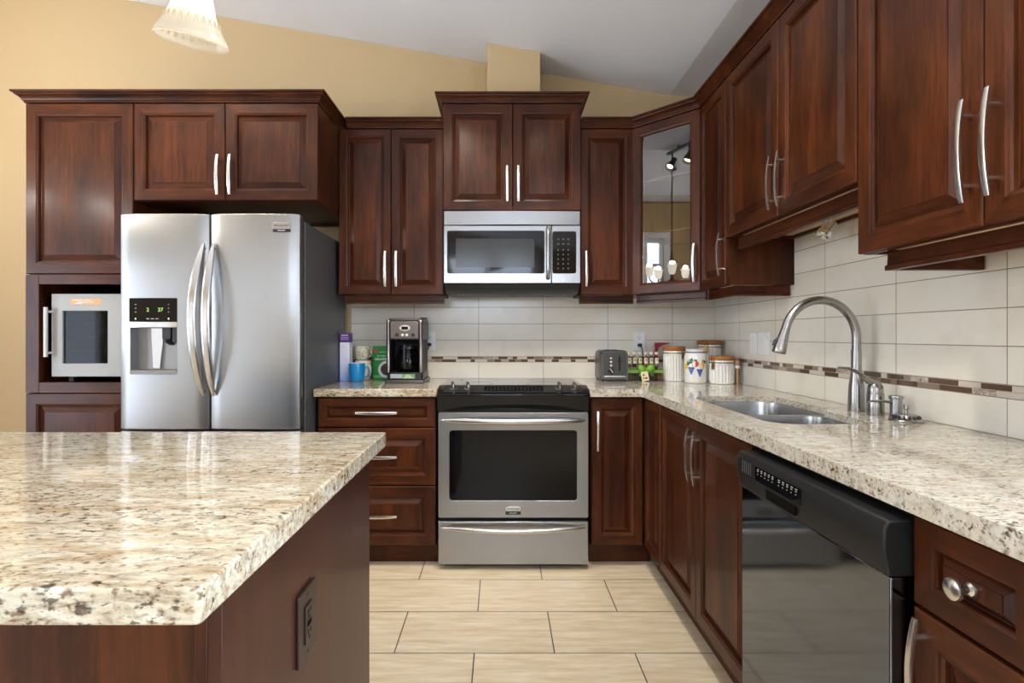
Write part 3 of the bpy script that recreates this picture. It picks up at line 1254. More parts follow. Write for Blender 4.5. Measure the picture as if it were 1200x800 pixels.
# ---------------------------------------------------------------- range
RG = thing('range', 'stainless steel slide-in range with a black glass cooktop', 'range', (-.318, 2.70, 0))
rw = .761
m = MB()
m.box(.002, rw - .002, .045, .655, .04, .905)
m.box(.03, rw - .03, .06, .62, 0, .04)
m.build('body', M['black_matte'], RG)
m = MB()
m.box(-.001, rw + .001, .096, .6585, .9055, .9175)
m.build('cooktop', M['black_gloss'], RG, bevel=.002)
for (x, y, r) in ((.19, .25, .085), (.19, .49, .11), (.57, .25, .11), (.57, .49, .085)):
    m = MB()
    for rr in (r,):
        m.loft([[(x + a * math.cos(t * math.pi / 18), y + a * math.sin(t * math.pi / 18), .9176 + h) for t in range(36)] for a, h in ((rr, 0), (rr, .0002), (rr - .003, .0002), (rr - .003, 0))], False, False)
    m.build('burner_ring', M['grey_dark'], RG)
# control console: a sloping top with a rounded nose over the oven door
cp = [(.0955, .9265), (.0955, .905), (.0465, .905), (.0465, .797), (.004, .797), (-.004, .812), (-.030, .878), (-.034, .886), (-.030, .893), (-.022, .8965), (.075, .9265)]
m = MB().prism(cp, -.003, rw + .003, 'x')
for xa, xb in ((-.014, -.0035), (rw + .0035, rw + .014)):
    m.prism([(.070, .9255), (.070, .9150), (-.008, .9150), (-.008, .9016)], xa, xb, 'x') if False else None
co = m.build('control_console', M['black_gloss'], RG, bevel=.006, seg=4)
sl = math.atan2(.9265 - .8965, .075 + .022)
TS = Matrix.Translation((0, -.022, .8965)) @ Matrix.Rotation(sl, 4, 'X')
ln = math.hypot(.097, .030)
m = MB(TS)
m.prism(rrect(.028, rw - .030, .008, ln - .004, .02), .0003, .0015)
m.build('control_plate', M['slate_metal'], RG)
m = MB(TS)
m.box(.233, .533, .022, ln - .018, .0016, .0026)
dp = m.build('display', M['black_gloss'], RG)
m = MB(TS)
rnd = random.Random(3)
for i in range(15):
    for j in range(3):
        x = .245 + i * .019
        y = .030 + j * .016
        m.box(x, x + rnd.uniform(.006, .012), y, y + .003, .0027, .0029)
m.build('display_marks', M['grey_dark'], RG)
for kx in (.075, .151, .614, .691):
    m = MB(TS @ Matrix.Translation((kx, .050, .0016)))
    m.lathe([(.023, 0), (.0235, .004), (.021, .008), (.012, .011), (.0001, .0115)], 24)
    kb = m.build('knob', M['slate_metal'], RG)
    m = MB(TS @ Matrix.Translation((kx, .050, .0130)) @ Matrix.Rotation(R(20), 4, 'Z'))
    m.loft([rrect(-.006, .006, -.019, .019, .005, 3) and [(p[0], p[1], 0) for p in rrect(-.006, .006, -.019, .019, .005, 3)],
            [(p[0] * .7, p[1] * .9, .022) for p in rrect(-.006, .006, -.019, .019, .005, 3)]])
    m.build('knob_grip', M['nickel'], kb)


def framed(m, x0, x1, z0, z1, y0, y1, hx0, hx1, hz0, hz1, r, r2, mi=0):
    """door slab with a rounded window opening: front ring and sides"""
    o = rrect(x0, x1, z0, z1, r, 5)
    h = rrect(hx0, hx1, hz0, hz1, r2, 5)
    n = len(o)
    m.loft([[(p[0], y1, p[1]) for p in o], [(p[0], y0, p[1]) for p in o], [(p[0], y0, p[1]) for p in h], [(p[0], y0 + .006, p[1]) for p in h]], False, False, mi)
    m.add([(p[0], y0 + .006, p[1]) for p in h], [tuple(range(n))], mi)
    m.add([(p[0], y1, p[1]) for p in o], [tuple(reversed(range(n)))], mi)


m = MB()
framed(m, .003, rw - .003, .266, .7945, -.002, .0445, .058, .702, .352, .706, .008, .018)
od = m.build('oven_door', M['steel_range'], RG, bevel=.0015)
m = MB()
m.prism(rrect(.0586, .7014, .3526, .7054, .0175), .0015, .0038, 'y')
m.build('window', M['oven_glass'], od)


def bar_handle(parent, x0, x1, z, y, sag, out, ra, rb, mat):
    m = MB()
    pts, a, b = [], [], []
    for i in range(25):
        t = i / 24 * 2 - 1
        k = 1 - t * t
        pts.append((x0 + (x1 - x0) * i / 24, y - .022 - out * k, z - sag * k))
        e = max(0, 1 - abs(t) ** 8)
        a.append(.004 + (ra - .004) * e)
        b.append(.004 + (rb - .004) * e)
    m.tube(pts, b, 12, (0, -1, 0), a)
    for s in (x0 + .035, x1 - .035):
        m.tube([(s, y + .003, z - sag * .3), (s, y - .028, z - sag * .3)], .009, 8)
    return m.build('handle', mat, parent)


bar_handle(od, .018, rw - .022, .760, -.002, .003, .035, .010, .0155, M['steel_bright'])
m = MB()
framed(m, .003, rw - .003, .030, .2465, -.002, .0445, .2, .5, .10, .16, .006, .01)
m = MB().box(.003, rw - .003, -.002, .0445, .030, .2465)
wd_ = m.build('warming_drawer', M['steel_range'], RG, bevel=.003)
bar_handle(wd_, .018, rw - .020, .222, -.002, .010, .03, .009, .0125, M['steel_bright'])
m = MB()
m.box(.341, .418, -.008, -.0021, .300, .322)
bd = m.build('badge', M['steel_bright'], RG, bevel=.001)
MB().box(.341, .418, -.008, -.0021, .283, .2998).build('badge_strip', M['black'], bd)
text('FRIGIDAIRE', 'lettering', .0125, M['graphite'], bd, (.3795, -.0083, .311))
text('GALLERY', 'lettering', .009, M['white_paint'], bd, (.3795, -.0083, .2914))

# ---------------------------------------------------------------- microwave
MW = thing('microwave', 'stainless steel over-the-range microwave with a black window and keypad', 'microwave', (-.318, 3.0, 1.422))
mw, mh = .761, .456
m = MB()
m.box(.002, mw - .002, .022, .355, .052, mh - .002)
m.prism([(.004, .051), (.355, .051), (.355, 0), (.06, 0), (.02, .018)], .004, mw - .004, 'x')
m.build('body', M['black'], MW)
m = MB()
m.box(.06, .36, .075, .30, -.003, -.0002)
m.box(.42, .70, .075, .30, -.003, -.0002)
for i in range(10):
    m.box(.08 + i * .026, .095 + i * .026, .10, .28, -.005, -.003)
    m.box(.44 + i * .024, .454 + i * .024, .10, .28, -.005, -.003)
m.build('grease_filter', M['grey_dark'], MW)
m = MB()
n = 16
ring = []
m.prism([(0, .0215)] + [(mw * i / n, -.004 - .012 * math.sin(math.pi * i / n)) for i in range(n + 1)] + [(mw, .0215)], mh - .078, mh)
m.build('vent_panel', M['steel_pale'], MW, bevel=.002)
m = MB()
framed(m, 0, .598, .054, mh - .082, -.006, .0215, .018, .562, .108, .346, .003, .012)
md = m.build('door', M['steel_pale'], MW, bevel=.0015)
MB().prism(rrect(.0186, .5614, .1086, .3454, .0115), -.0030, -.0005, 'y').build('window', M['black_gloss'], md)
m = MB()
m.prism(rrect(.065, .505, .142, .302, .004), -.0036, -.0031, 'y')
m.build('window_screen', plain('microwave_screen', (.03, .03, .03), .14, spec=.35), md)
m = MB()
pts = [(.580, -.005, .362), (.580, -.030, .356), (.580, -.042, .335)] + [(.580, -.046, .315 - i * .02) for i in range(10)] + [(.580, -.042, .110), (.580, -.030, .088), (.580, -.005, .082)]
m.tube(pts, .0115, 12, (1, 0, 0))
m.build('handle', M['steel_pale'], md)
m = MB()
framed(m, .602, mw, .054, mh - .082, -.006, .0215, .606, mw - .022, .108, .342, .003, .012)
mp = m.build('control_panel', M['steel_pale'], MW, bevel=.0015)
MB().prism(rrect(.6066, mw - .0226, .1086, .3414, .0115), -.0030, -.0005, 'y').build('keypad', M['black_gloss'], mp)
m = MB()
for r in range(7):
    for c in range(3):
        x, z = .632 + c * .028, .300 - r * .026 - (.008 if r > 1 else 0)
        if r < 2:
            m.box(x, x + .014, -.0034, -.0031, z, z + .0016)
            m.box(x + .002, x + .012, -.0034, -.0031, z - .005, z - .0036)
        else:
            m.box(x + .004, x + .008, -.0034, -.0031, z - .004, z + .004)
m.build('keypad_marks', plain('keypad_grey', (.20, .20, .20), .5), mp)
m = MB(Matrix.Translation((.664, -.0061, .074)) @ Matrix.Rotation(R(90), 4, 'X'))
m.lathe([(.0075, 0), (.0075, .002), (.006, .0025), (.0001, .0025)], 20)
m.build('round_emblem', M['white_paint'], mp)
text('FRIGIDAIRE', 'lettering', .0155, M['graphite'], md, (.300, -.0064, .081))

# ---------------------------------------------------------------- dishwasher
DWX = .748
DWT = thing('dishwasher', 'stainless dishwasher with a black control strip under the right counter', 'dishwasher', (DWX, 1.553, 0), R(-90))
dwid = .600
m = MB()
m.box(.003, dwid - .003, .0, .56, .09, .868)
m.box(.003, dwid - .003, .05, .10, 0, .09)
m.build('tub', M['black_matte'], DWT)
m = MB()
m.box(.005, dwid - .0045, -.052, -.001, .115, .7505)
m.build('door', M['steel_dw'], DWT, bevel=.003)
m = MB()
m.box(.0045, dwid - .004, -.0505, -.0005, .112, .1148)
m.build('door_edge', M['black'], DWT)
m = MB()
pr = [(-.001, .752), (-.056, .752), (-.058, .760), (-.066, .800), (-.064, .840), (-.056, .852), (-.001, .856)]
m.prism(pr, .003, dwid - .003, 'x')
cpn = m.build('control_strip', M['black_matte'], DWT, bevel=.004, seg=3)
m = MB()
m.prism([(.150, .815), (.330, .815), (.322, .8185), (.158, .8185)], -.0668, -.0640, 'y')
m.prism([(.176, .764), (.306, .764), (.312, .786), (.170, .786)], -.0668, -.0600, 'y')
m.build('latch_recess_shade', M['shadow'], cpn)  # flat plates; the pocket's shade is put into their black colour
# sloping face helper: the strip's upper face runs from (-.066,.800) to (-.064,.840)
m = MB()
m.box(.118, .335, -.0672, -.0655, .796, .833)
m.build('keypad', M['black_gloss'], cpn)
m = MB()
for i in range(5):
    m.box(.040 + i * .012, .043 + i * .012, -.0669, -.0655, .800, .832)
m.build('vent_marks', M['grey_dark'], cpn)
m = MB()
for i in range(10):
    x = .130 + i * .019 + (.012 if i > 4 else 0)
    for (q, zz) in ((.009, .827), (.007, .822), (.004, .814)):
        m.box(x, x + q, -.0676, -.0673, zz, zz + .0022)
m.build('keypad_marks', plain('label_grey', (.45, .45, .45), .5), cpn)

# ---------------------------------------------------------------- sink, tap and its neighbours
SK = thing('sink', 'stainless undermount double-bowl sink in the right counter', 'sink', (0, 0, .8895))


def grow(poly, d):
    cx = sum(p[0] for p in poly) / len(poly)
    cy = sum(p[1] for p in poly) / len(poly)
    return [(p[0] + (d if p[0] > cx else -d), p[1] + (d if p[1] > cy else -d)) for p in poly]


SKZ = 0
b_far = round_poly([(.828, 1.985), (1.207, 1.985), (1.207, 2.377), (.828, 2.377)], [.06, .06, .10, .13], 7)
b_near = round_poly([(.828, 1.625), (1.158, 1.625), (1.158, 1.955), (.828, 1.955)], [.09, .06, .06, .06], 7)
fo = round_poly([(.80, 1.600), (1.195, 1.600), (1.235, 1.96), (1.235, 2.405), (.80, 2.405)], .05, 4)
m = MB().holed(fo, [b_far, b_near], -.003, 0)
m.build('flange', M['steel_sink'], SK)
for nm, bb, dep in (('large', b_far, .20), ('small', b_near, .16)):
    cx = sum(p[0] for p in bb) / len(bb)
    cy = sum(p[1] for p in bb) / len(bb)
    def sc(k, z):
        return [(cx + (p[0] - cx) * k, cy + (p[1] - cy) * k, z) for p in bb]
    m = MB()
    m.loft([sc(1.0, -.0005), sc(.985, -.02), sc(.95, -dep * .8), sc(.92, -dep * .93), sc(.82, -dep), sc(.25, -dep - .004), sc(.2, -dep - .012), sc(.01, -dep - .012)], False, True)
    m.build('bowl', M['steel_sink'], SK, sharp=60, recalc=False)

FCX, FCY = 1.270, 1.915
TP = thing('kitchen_faucet', 'brushed nickel gooseneck pull-down faucet behind the sink', 'faucet', (FCX, FCY, .9142))
m = MB()
m.lathe([(.0001, 0), (.0265, 0), (.027, .004), (.0262, .03), (.0245, .085), (.0185, .13), (.0168, .15), (.0168, .218)], 28)
m.build('base', M['steel_tap'], TP)
m = MB()
pts = [(0, 0, .2185), (0, 0, .262)]
rr = .128
for i in range(1, 19):
    a = math.pi * i / 18 * .93
    pts.append((-rr + rr * math.cos(a), 0, .262 + rr * 1.04 * math.sin(a)))
m.tube(pts, .0148, 20, (0, 1, 0))
m.build('spout', M['steel_tap'], TP, sharp=60)
e, d = Vector(pts[-1]), (Vector(pts[-1]) - Vector(pts[-2])).normalized()
m = MB()
m.tube([e + d * t for t in (.0005, .012, .03, .06, .085, .088)], [.0155, .016, .018, .0215, .0235, .022], 20, (0, 1, 0))
hd = m.build('spray_head', M['steel_tap'], TP)
m = MB()
q = e + d * .05
sd = Vector((d.z, 0, -d.x))
if sd.x > 0:
    sd = -sd
m.tube([q + sd * .014 - d * .016, q + sd * .0215, q + sd * .0235 + d * .018], [.005, .008, .006], 10, (0, 1, 0))
m.build('spray_button', M['graphite'], hd)

HV = thing('faucet_valve', 'brushed nickel lever valve right beside the gooseneck faucet', 'faucet handle', (1.268, 1.815, .9142))
m = MB()
m.lathe([(.0001, 0), (.0255, 0), (.0262, .004), (.0255, .072), (.024, .075), (.0001, .075)], 26)
m.build('body', M['steel_tap'], HV)
m = MB()
m.lathe([(.0001, .0755), (.0235, .0755), (.0235, .088), (.022, .098), (.016, .106), (.0001, .108)], 26)
m.tube([(.012, 0, .100), (-.02, .004, .115), (-.048, .012, .142), (-.075, .022, .156), (-.105, .035, .158)], [.016, .015, .010, .0075, .006], 12, (0, 0, 1), [.011, .011, .007, .005, .004])
m.build('lever', M['steel_tap'], HV)

SD = thing('soap_dispenser', 'short brushed nickel soap pump with a thin spout beside the faucet valve', 'soap dispenser', (1.292, 1.752, .9142))
m = MB()
m.lathe([(.0001, 0), (.020, 0), (.0205, .004), (.0175, .008), (.0170, .062), (.0001, .062)], 22)
m.build('base', M['steel_tap'], SD)
m = MB()
m.lathe([(.0001, .0625), (.0205, .0625), (.0212, .066), (.0205, .072), (.0001, .074)], 22)
m.build('cap', M['steel_tap'], SD)
m = MB()
m.tube([(-.016, 0, .05), (-.04, .003, .054), (-.075, .006, .054), (-.086, .007, .050)], [.0045, .004, .0035, .003], 10)
m.build('spout', M['steel_tap'], SD)

ST = thing('sink_strainer', 'round steel basket strainer with a knob lying on the granite by the soap pump', 'sink strainer', (1.278, 1.690, .9142))
m = MB()
m.lathe([(.0001, 0), (.046, 0), (.0475, .002), (.045, .006), (.034, .011), (.030, .020), (.0001, .022)], 30)
m.build('basket', M['steel_sink'], ST)
m = MB()
for i in range(16):
    a = math.pi * 2 * i / 16
    m.box(0, 0, 0, 0, 0, 0) if False else m.tube([(.0325 * math.cos(a), .0325 * math.sin(a), .0165), (.038 * math.cos(a), .038 * math.sin(a), .0105)], .0028, 6)
m.build('strainer_slots', M['black'], ST)
m = MB()
m.lathe([(.0001, .0221), (.005, .0221), (.0045, .035), (.0075, .038), (.0075, .050), (.0001, .051)], 14)
m.build('knob', M['steel_sink'], ST)

# ---------------------------------------------------------------- outlets and switches
def wall_plate(name, label, cat, loc, rz, kind, mat, plate_mat, w=.072, h=.117, group=None):
    o = thing(name, label, cat, loc, rz, group)
    m = MB()
    m.prism(rrect(-w / 2, w / 2, -h / 2, h / 2, .006), -.006, -.0005, 'y')
    m.build('plate', plate_mat, o, bevel=.0015)
    if kind == 'outlet':
        for s in (-1, 1):
            m = MB()
            m.prism(rrect(-.0165, .0165, s * .021 - .0145, s * .021 + .0145, .008), -.0078, -.0061, 'y')
            sk = m.build('socket', mat, o)
            m = MB()
            for x in (-.007, .005):
                m.box(x, x + .002, -.0082, -.0079, s * .021, s * .021 + .008)
            m.tube([(0, -.0079, s * .021 - .007), (0, -.0082, s * .021 - .007)], .0028, 8, (0, 0, 1))
            m.build('slots', M['shadow'], sk)
    elif kind == 'decora':
        m = MB()
        m.prism(rrect(-.0165, .0165, -.033, .033, .002), -.0085, -.0061, 'y')
        sk = m.build('socket', mat, o, bevel=.001)
        m = MB()
        for s in (-1, 1):
            for x in (-.007, .005):
                m.box(x, x + .0025, -.0089, -.0086, s * .018 - .001, s * .018 + .008)
            m.tube([(0, -.0086, s * .018 - .007), (0, -.0089, s * .018 - .007)], .003, 8, (0, 0, 1))
        m.box(-.009, -.001, -.0095, -.0086, -.004, .004)
        m.box(.001, .009, -.0095, -.0086, -.004, .004)
        m.build('slots', M['shadow'], sk)
    else:
        n = kind
        for i in range(n):
            x = (i - (n - 1) / 2) * .046
            m = MB()
            m.prism([(-.0061, -.033), (-.0085, -.033), (-.0065, 0), (-.0100, .033), (-.0061, .033)], x - .0165, x + .0165, 'x')
            m.build('rocker', mat, o)
    for z in (-h / 2 + .012, h / 2 - .012):
        if kind != 'outlet':
            m = MB()
            m.tube([(0, -.0061, z), (0, -.0068, z)], .003, 8, (0, 0, 1))
            m.build('screw', plate_mat, o)
    return o


wall_plate('wall_outlet', 'white electrical outlet on the tile right of the coffee maker', 'outlet', (-.446, BY - TD, 1.150), 0, 'outlet', M['white'], M['white'], group='tile wall outlets')
wall_plate('wall_outlet', 'white electrical outlet on the tile above the spice bottles', 'outlet', (.866, BY - TD, 1.146), 0, 'outlet', M['white'], M['white'], group='tile wall outlets')
wall_plate('light_switch', 'single white rocker switch plate on the right tile wall, nearer the corner', 'light switch', (RX - TD, 2.846, 1.142), R(-90), 1, M['white'], M['white'], .076, .118, 'switch plates')
wall_plate('light_switch', 'double white rocker switch plate on the right tile wall, nearer the faucet', 'light switch', (RX - TD, 2.735, 1.142), R(-90), 2, M['white'], M['white'], .122, .118, 'switch plates')
wall_plate('island_outlet', 'dark brown electrical outlet on the side of the island', 'outlet', (-.345, .942, .680), R(90), 'decora', M['bronze'], M['bronze'], .083, .124)


def plug(label, x, z, pts):
    o = thing('power_plug', label, 'power plug', (x, BY - TD - .0085, z))
    m = MB()
    m.prism(rrect(-.012, .012, -.010, .010, .006), -.026, -.0003, 'y')
    m.build('plug_body', M['black'], o, bevel=.003)
    m = MB()
    m.tube(pts, .0035, 8, (1, 0, 0))
    m.build('cord', M['black'], o)


plug('black power plug and cord in the outlet beside the coffee maker', -.446, 1.127, [(0, -.022, -.005), (-.006, -.030, -.025), (-.022, -.032, -.055), (-.036, -.03, -.085), (-.046, -.03, -.12), (-.05, -.03, -.205)])
plug('black power plug and cord in the outlet above the spice bottles', .866, 1.123, [(0, -.022, -.004), (.010, -.032, -.02), (.014, -.03, -.05), (.014, -.028, -.10), (.014, -.028, -.200)])

# ---------------------------------------------------------------- things on the counter left of the range
TZ = .9143
P_PUR, P_WHT = plain('purple_card', srgb(88, 42, 120), .45), plain('white_card', srgb(226, 228, 236), .45)
BXo = thing('tall_carton', 'slim upright carton, purple top and white to blue body, beside the refrigerator', 'box', (-.921, 3.19, TZ), 0)
t = NT('carton_print')
tc = t.n('ShaderNodeTexCoord')
sp = t.n('ShaderNodeSeparateXYZ')
t.link(tc.outputs['Object'], sp.inputs[0])
t.set(base=t.ramp(sp.outputs[2], [(.0, srgb(120, 150, 214)), (.11, srgb(208, 216, 236)), (.16, srgb(228, 228, 236))]), rough=.4)
MB().box(-.029, .029, -.03, .03, 0, .228).build('carton_body', t.mat, BXo, bevel=.001)
MB().box(-.0293, .0293, -.0303, .0303, .2282, .284).build('carton_top', P_PUR, BXo, bevel=.001)
m = MB()
for i, (w_, z_) in enumerate(((.040, .267), (.046, .255), (.044, .246))):
    m.box(-w_ / 2, w_ / 2, -.0308, -.0304, z_, z_ + (.006 if i == 0 else .003))
for i in range(14):
    m.box(-.024, -.024 + .048 * (.6 + .4 * ((i * 7) % 5) / 4), -.0306, -.0301, .205 - i * .0115, .2075 - i * .0115)
m.build('carton_lines', plain('pale_violet_print', srgb(196, 190, 214), .5), BXo)


def mug(name, label, loc, r, h, mat_o, mat_i, hang, group=None, hs=1.0, taper=.86):
    o = thing(name, label, 'mug', loc, R(hang), group)
    m = MB()
    m.lathe([(.0001, 0), (r * taper * .8, 0), (r * taper * .92, .004), (r * taper, h * .12), (r * .97, h * .5), (r, h - .004), (r - .0005, h - .0005), (r - .002, h)], 32)
    m.build('cup', mat_o, o)
    m = MB()
    m.lathe([(r - .002, h), (r - .004, h - .002), (r - .0045, h * .5), (r * taper - .006, h * .12), (r * taper * .7, .008), (.0001, .007)], 32)
    m.build('liner', mat_i, o)
    m = MB()
    pts = []
    for i in range(13):
        a = -math.pi * .5 + math.pi * i / 12
        pts.append((r * .93 + .030 * hs * math.cos(a), 0, h * .52 + h * .30 * math.sin(a)))
    m.tube(pts, .0045, 8, (0, 1, 0), .0075)
    m.build('handle', mat_o, o)
    return o


BLUE = plain('blue_glaze', srgb(20, 140, 205), .18, coat=.3)
mug('mug', 'bright blue mug with a white inside on the counter beside the refrigerator', (-.842, 3.135, TZ), .047, .108, BLUE, M['ceramic'], -8)
CREAM = plain('cream_glaze', srgb(222, 214, 192), .2)
mug('mug', 'plain cream mug standing behind the blue mug', (-.838, 3.262, TZ), .050, .118, CREAM, CREAM, -42)
t = NT('speckled_glaze')
f = t.noise(t.coords((1, 1, 1)), 110, 3, .6)
t.set(base=t.ramp(f, [(.5, srgb(214, 206, 184)), (.64, srgb(138, 126, 96))]), rough=.25)
mug('mug', 'speckled cream mug stacked on the mug behind the blue one', (-.843, 3.262, TZ + .1184), .047, .086, t.mat, CREAM, -30)

GREEN = plain('green_card', srgb(18, 138, 58), .4)
GX = thing('coffee_carton', 'green coffee carton half hidden behind the coffee maker', 'box', (-.703, 3.3155, TZ))
MB().box(-.078, .078, -.045, .028, 0, .205).build('carton_body', GREEN, GX, bevel=.001)
m = MB(Matrix.Translation((.006, -.0455, .062)) @ Matrix.Rotation(R(90), 4, 'X'))
m.lathe([(.0001, .001), (.052, .001), (.052, 0)], 32)
m.build('cup_print', plain('print_white', srgb(226, 226, 222), .4), GX)
m = MB(Matrix.Translation((.006, -.0467, .062)) @ Matrix.Rotation(R(90), 4, 'X'))
m.lathe([(.0001, .001), (.036, .001), (.036, 0)], 32)
m.build('coffee_print', plain('print_coffee', srgb(44, 32, 34), .4), GX)
MB().box(-.0775, .0775, -.0462, -.0452, .012, .026).build('band_print', plain('print_light_green', srgb(96, 190, 110), .4), GX)
m = MB()
m.prism([(-.066, .186), (-.048, .186), (-.048, .170), (-.057, .157), (-.066, .170)], -.0462, -.0452, 'y')
m.build('crest_print', plain('print_red', srgb(200, 50, 44), .4), GX)
m = MB()
for i, w_ in enumerate((.008, .006, .010, .007, .009)):
    m.box(-.052 + i * .013, -.052 + i * .013 + w_, -.0458, -.0452, .140, .149)
m.box(-.040, .050, -.0458, -.0452, .166, .170)
m.build('word_print', plain('print_pale_green', srgb(150, 214, 164), .5), GX)
text("DECAFFEINATED", 'lettering', .0165, M['white'], GX, (-.066, -.0456, .124), align='LEFT', bold=True)

# drip coffee maker
CMK = thing('coffee_maker', 'black and stainless drip coffee maker with a glass carafe on the left counter', 'coffee maker', (-.5435, 3.005, TZ), R(0))
m = MB()
m.prism(rrect(-.110, .112, .0, .268, .012), 0, .020)
m.build('base', M['slate_metal'], CMK, bevel=.003)
m = MB()
m.prism(rrect(-.100, .103, .012, .266, .02), .0203, .060)
m.build('warmer_base', M['black'], CMK, bevel=.003)
m = MB()
m.box(-.094, .097, .20, .266, .0603, .245)
for x in (-.098, .093):
    m.box(x, x + .008, .022, .199, .0603, .245)
m.build('reservoir', M['black_matte'], CMK, bevel=.003)
m = MB()
m.prism(rrect(-.100, .103, .012, .266, .014), .2453, .352)
m.build('brew_head', M['graphite'], CMK, bevel=.003)
m = MB()
m.prism(rrect(-.094, .099, .02, .266, .014), .3523, .366)
m.box(.070, .105, .10, .22, .3663, .374)
m.build('lid', M['slate_metal'], CMK, bevel=.004)
COP = plain('warm_brushed_steel', (.17, .145, .13), .34, 1)
m = MB()
m.box(-.078, .081, .004, .0118, .252, .349)
m.build('front_panel', COP, CMK, bevel=.002)
for x in (-.0895, .0925):
    m = MB()
    m.tube([(x, .012, .0605), (x, .012, .342), (x, .018, .350)], .0118, 14, (0, 1, 0))
    m.build('chrome_column', plain('warm_chrome', (.26, .225, .21), .22, 1), CMK)
m = MB(Matrix.Translation((.004, .0038, .311)) @ Matrix.Rotation(R(90), 4, 'X'))
m.loft([[(.030 * k * math.cos(t * math.pi / 16), .0165 * k * math.sin(t * math.pi / 16), h) for t in range(32)] for k, h in ((1, 0), (1, .002), (.88, .003))])
cl = m.build('clock_bezel', plain('silver_plastic', (.62, .61, .60), .3), CMK)
MB().box(-.014, .022, .0, .0007, .302, .319).build('clock_display', M['black_gloss'], cl)
for i, x in enumerate((-.040, -.009, .015, .050)):
    m = MB(Matrix.Translation((x, .0038, .272)) @ Matrix.Rotation(R(90), 4, 'X'))
    rb = .010 if i in (0, 3) else .0075
    m.lathe([(rb, 0), (rb, .004), (rb * .8, .006), (.0001, .006)], 18)
    m.build('button', M['black'] if i in (0, 3) else M['white'], CMK)
m = MB()
m.lathe([(.0001, .0), (.060, .0), (.070, .012), (.074, .05), (.070, .09), (.058, .118), (.050, .135), (.052, .142)], 32, (.002, .108, .0606))
ca = m.build('carafe', M['carafe'], CMK)
m = MB()
m.lathe([(.0515, .130), (.055, .132), (.055, .146), (.05, .152), (.0001, .155)], 32, (.002, .108, .0606))
m.build('carafe_lid', M['black'], ca)
m = MB()
m.tube([(.0, .055, .205), (.0, .018, .207), (.0, .008, .185), (.0, .010, .14), (.0, .022, .100), (.0, .034, .085)], [.012, .013, .013, .012, .011, .010], 10, (1, 0, 0), .007)
m.build('carafe_handle', plain('smoky_handle', (.05, .055, .065), .2), ca)
m = MB()
m.box(-.078, -.012, .0085, .0117, .028, .052)
m.build('sticker', plain('sticker_grey', srgb(168, 176, 184), .4), CMK)
m = MB()
m.box(-.012, .060, .0083, .0117, .026, .052)
m.build('sticker', plain('sticker_green', srgb(112, 150, 92), .4), CMK)
m = MB()
for i in range(4):
    m.box(-.004 + .004 * i, .05 - .006 * i, .0078, .0082, .030 + i * .005, .032 + i * .005)
m.build('sticker_print', M['white_paint'], CMK)

# ---------------------------------------------------------------- things on the corner counter
TO = thing('toaster', 'dark stainless toaster standing end-on left of the spice bottles', 'toaster', (.664, 3.125, TZ), R(0))
m = MB()
sec = round_poly([(-.079, .014), (.079, .014), (.079, .182), (-.079, .182)], [.01, .01, .032, .032], 6)
m.loft([[(p[0] * k, y, .014 + (p[1] - .014) * k) for p in sec] for y, k in ((.0, .975), (.006, 1), (.205, 1), (.212, .975))])
m.build('shell', M['slate_metal'], TO)
m = MB()
m.prism(rrect(-.072, .072, .006, .206, .01), 0, .0138)
m.build('base', M['black'], TO, bevel=.002)
m = MB()
m.prism(round_poly([(-.066, .026), (.066, .026), (.066, .172), (-.066, .172)], [.006, .006, .022, .022], 5), -.004, -.0004, 'y')
m.build('control_face', M['graphite'], TO, bevel=.002)
m = MB()
m.box(.024, .031, -.0046, -.0041, .062, .146)
m.build('lever_slot', M['shadow'], TO)
MB().box(.012, .043, -.016, -.0048, .118, .126).build('lever', M['black'], TO, bevel=.002)
for i in range(3):
    m = MB(Matrix.Translation((-.022, -.0042, .136 - i * .021)) @ Matrix.Rotation(R(90), 4, 'X'))
    m.lathe([(.0065, 0), (.0065, .003), (.0001, .004)], 16)
    m.build('button', M['nickel'], TO)
m = MB(Matrix.Translation((-.022, -.0042, .064)) @ Matrix.Rotation(R(90), 4, 'X'))
m.lathe([(.0195, 0), (.0195, .002), (.017, .003), (.0165, .013), (.0001, .014)], 22)
kb = m.build('knob', M['black'], TO)
MB(Matrix.Translation((-.022, -.0184, .064)) @ Matrix.Rotation(R(-35), 4, 'Y')).box(-.0015, .0015, -.0008, 0, -.014, .014).build('knob_mark', M['nickel'], kb)
MB().box(-.062, .062, -.0075, -.0042, .028, .034).build('trim_strip', M['nickel'], TO, bevel=.001)
m = MB()
for x in (-.030, .012):
    m.box(x, x + .020, .03, .18, .1822, .1826)
m.build('bread_slots', M['shadow'], TO)

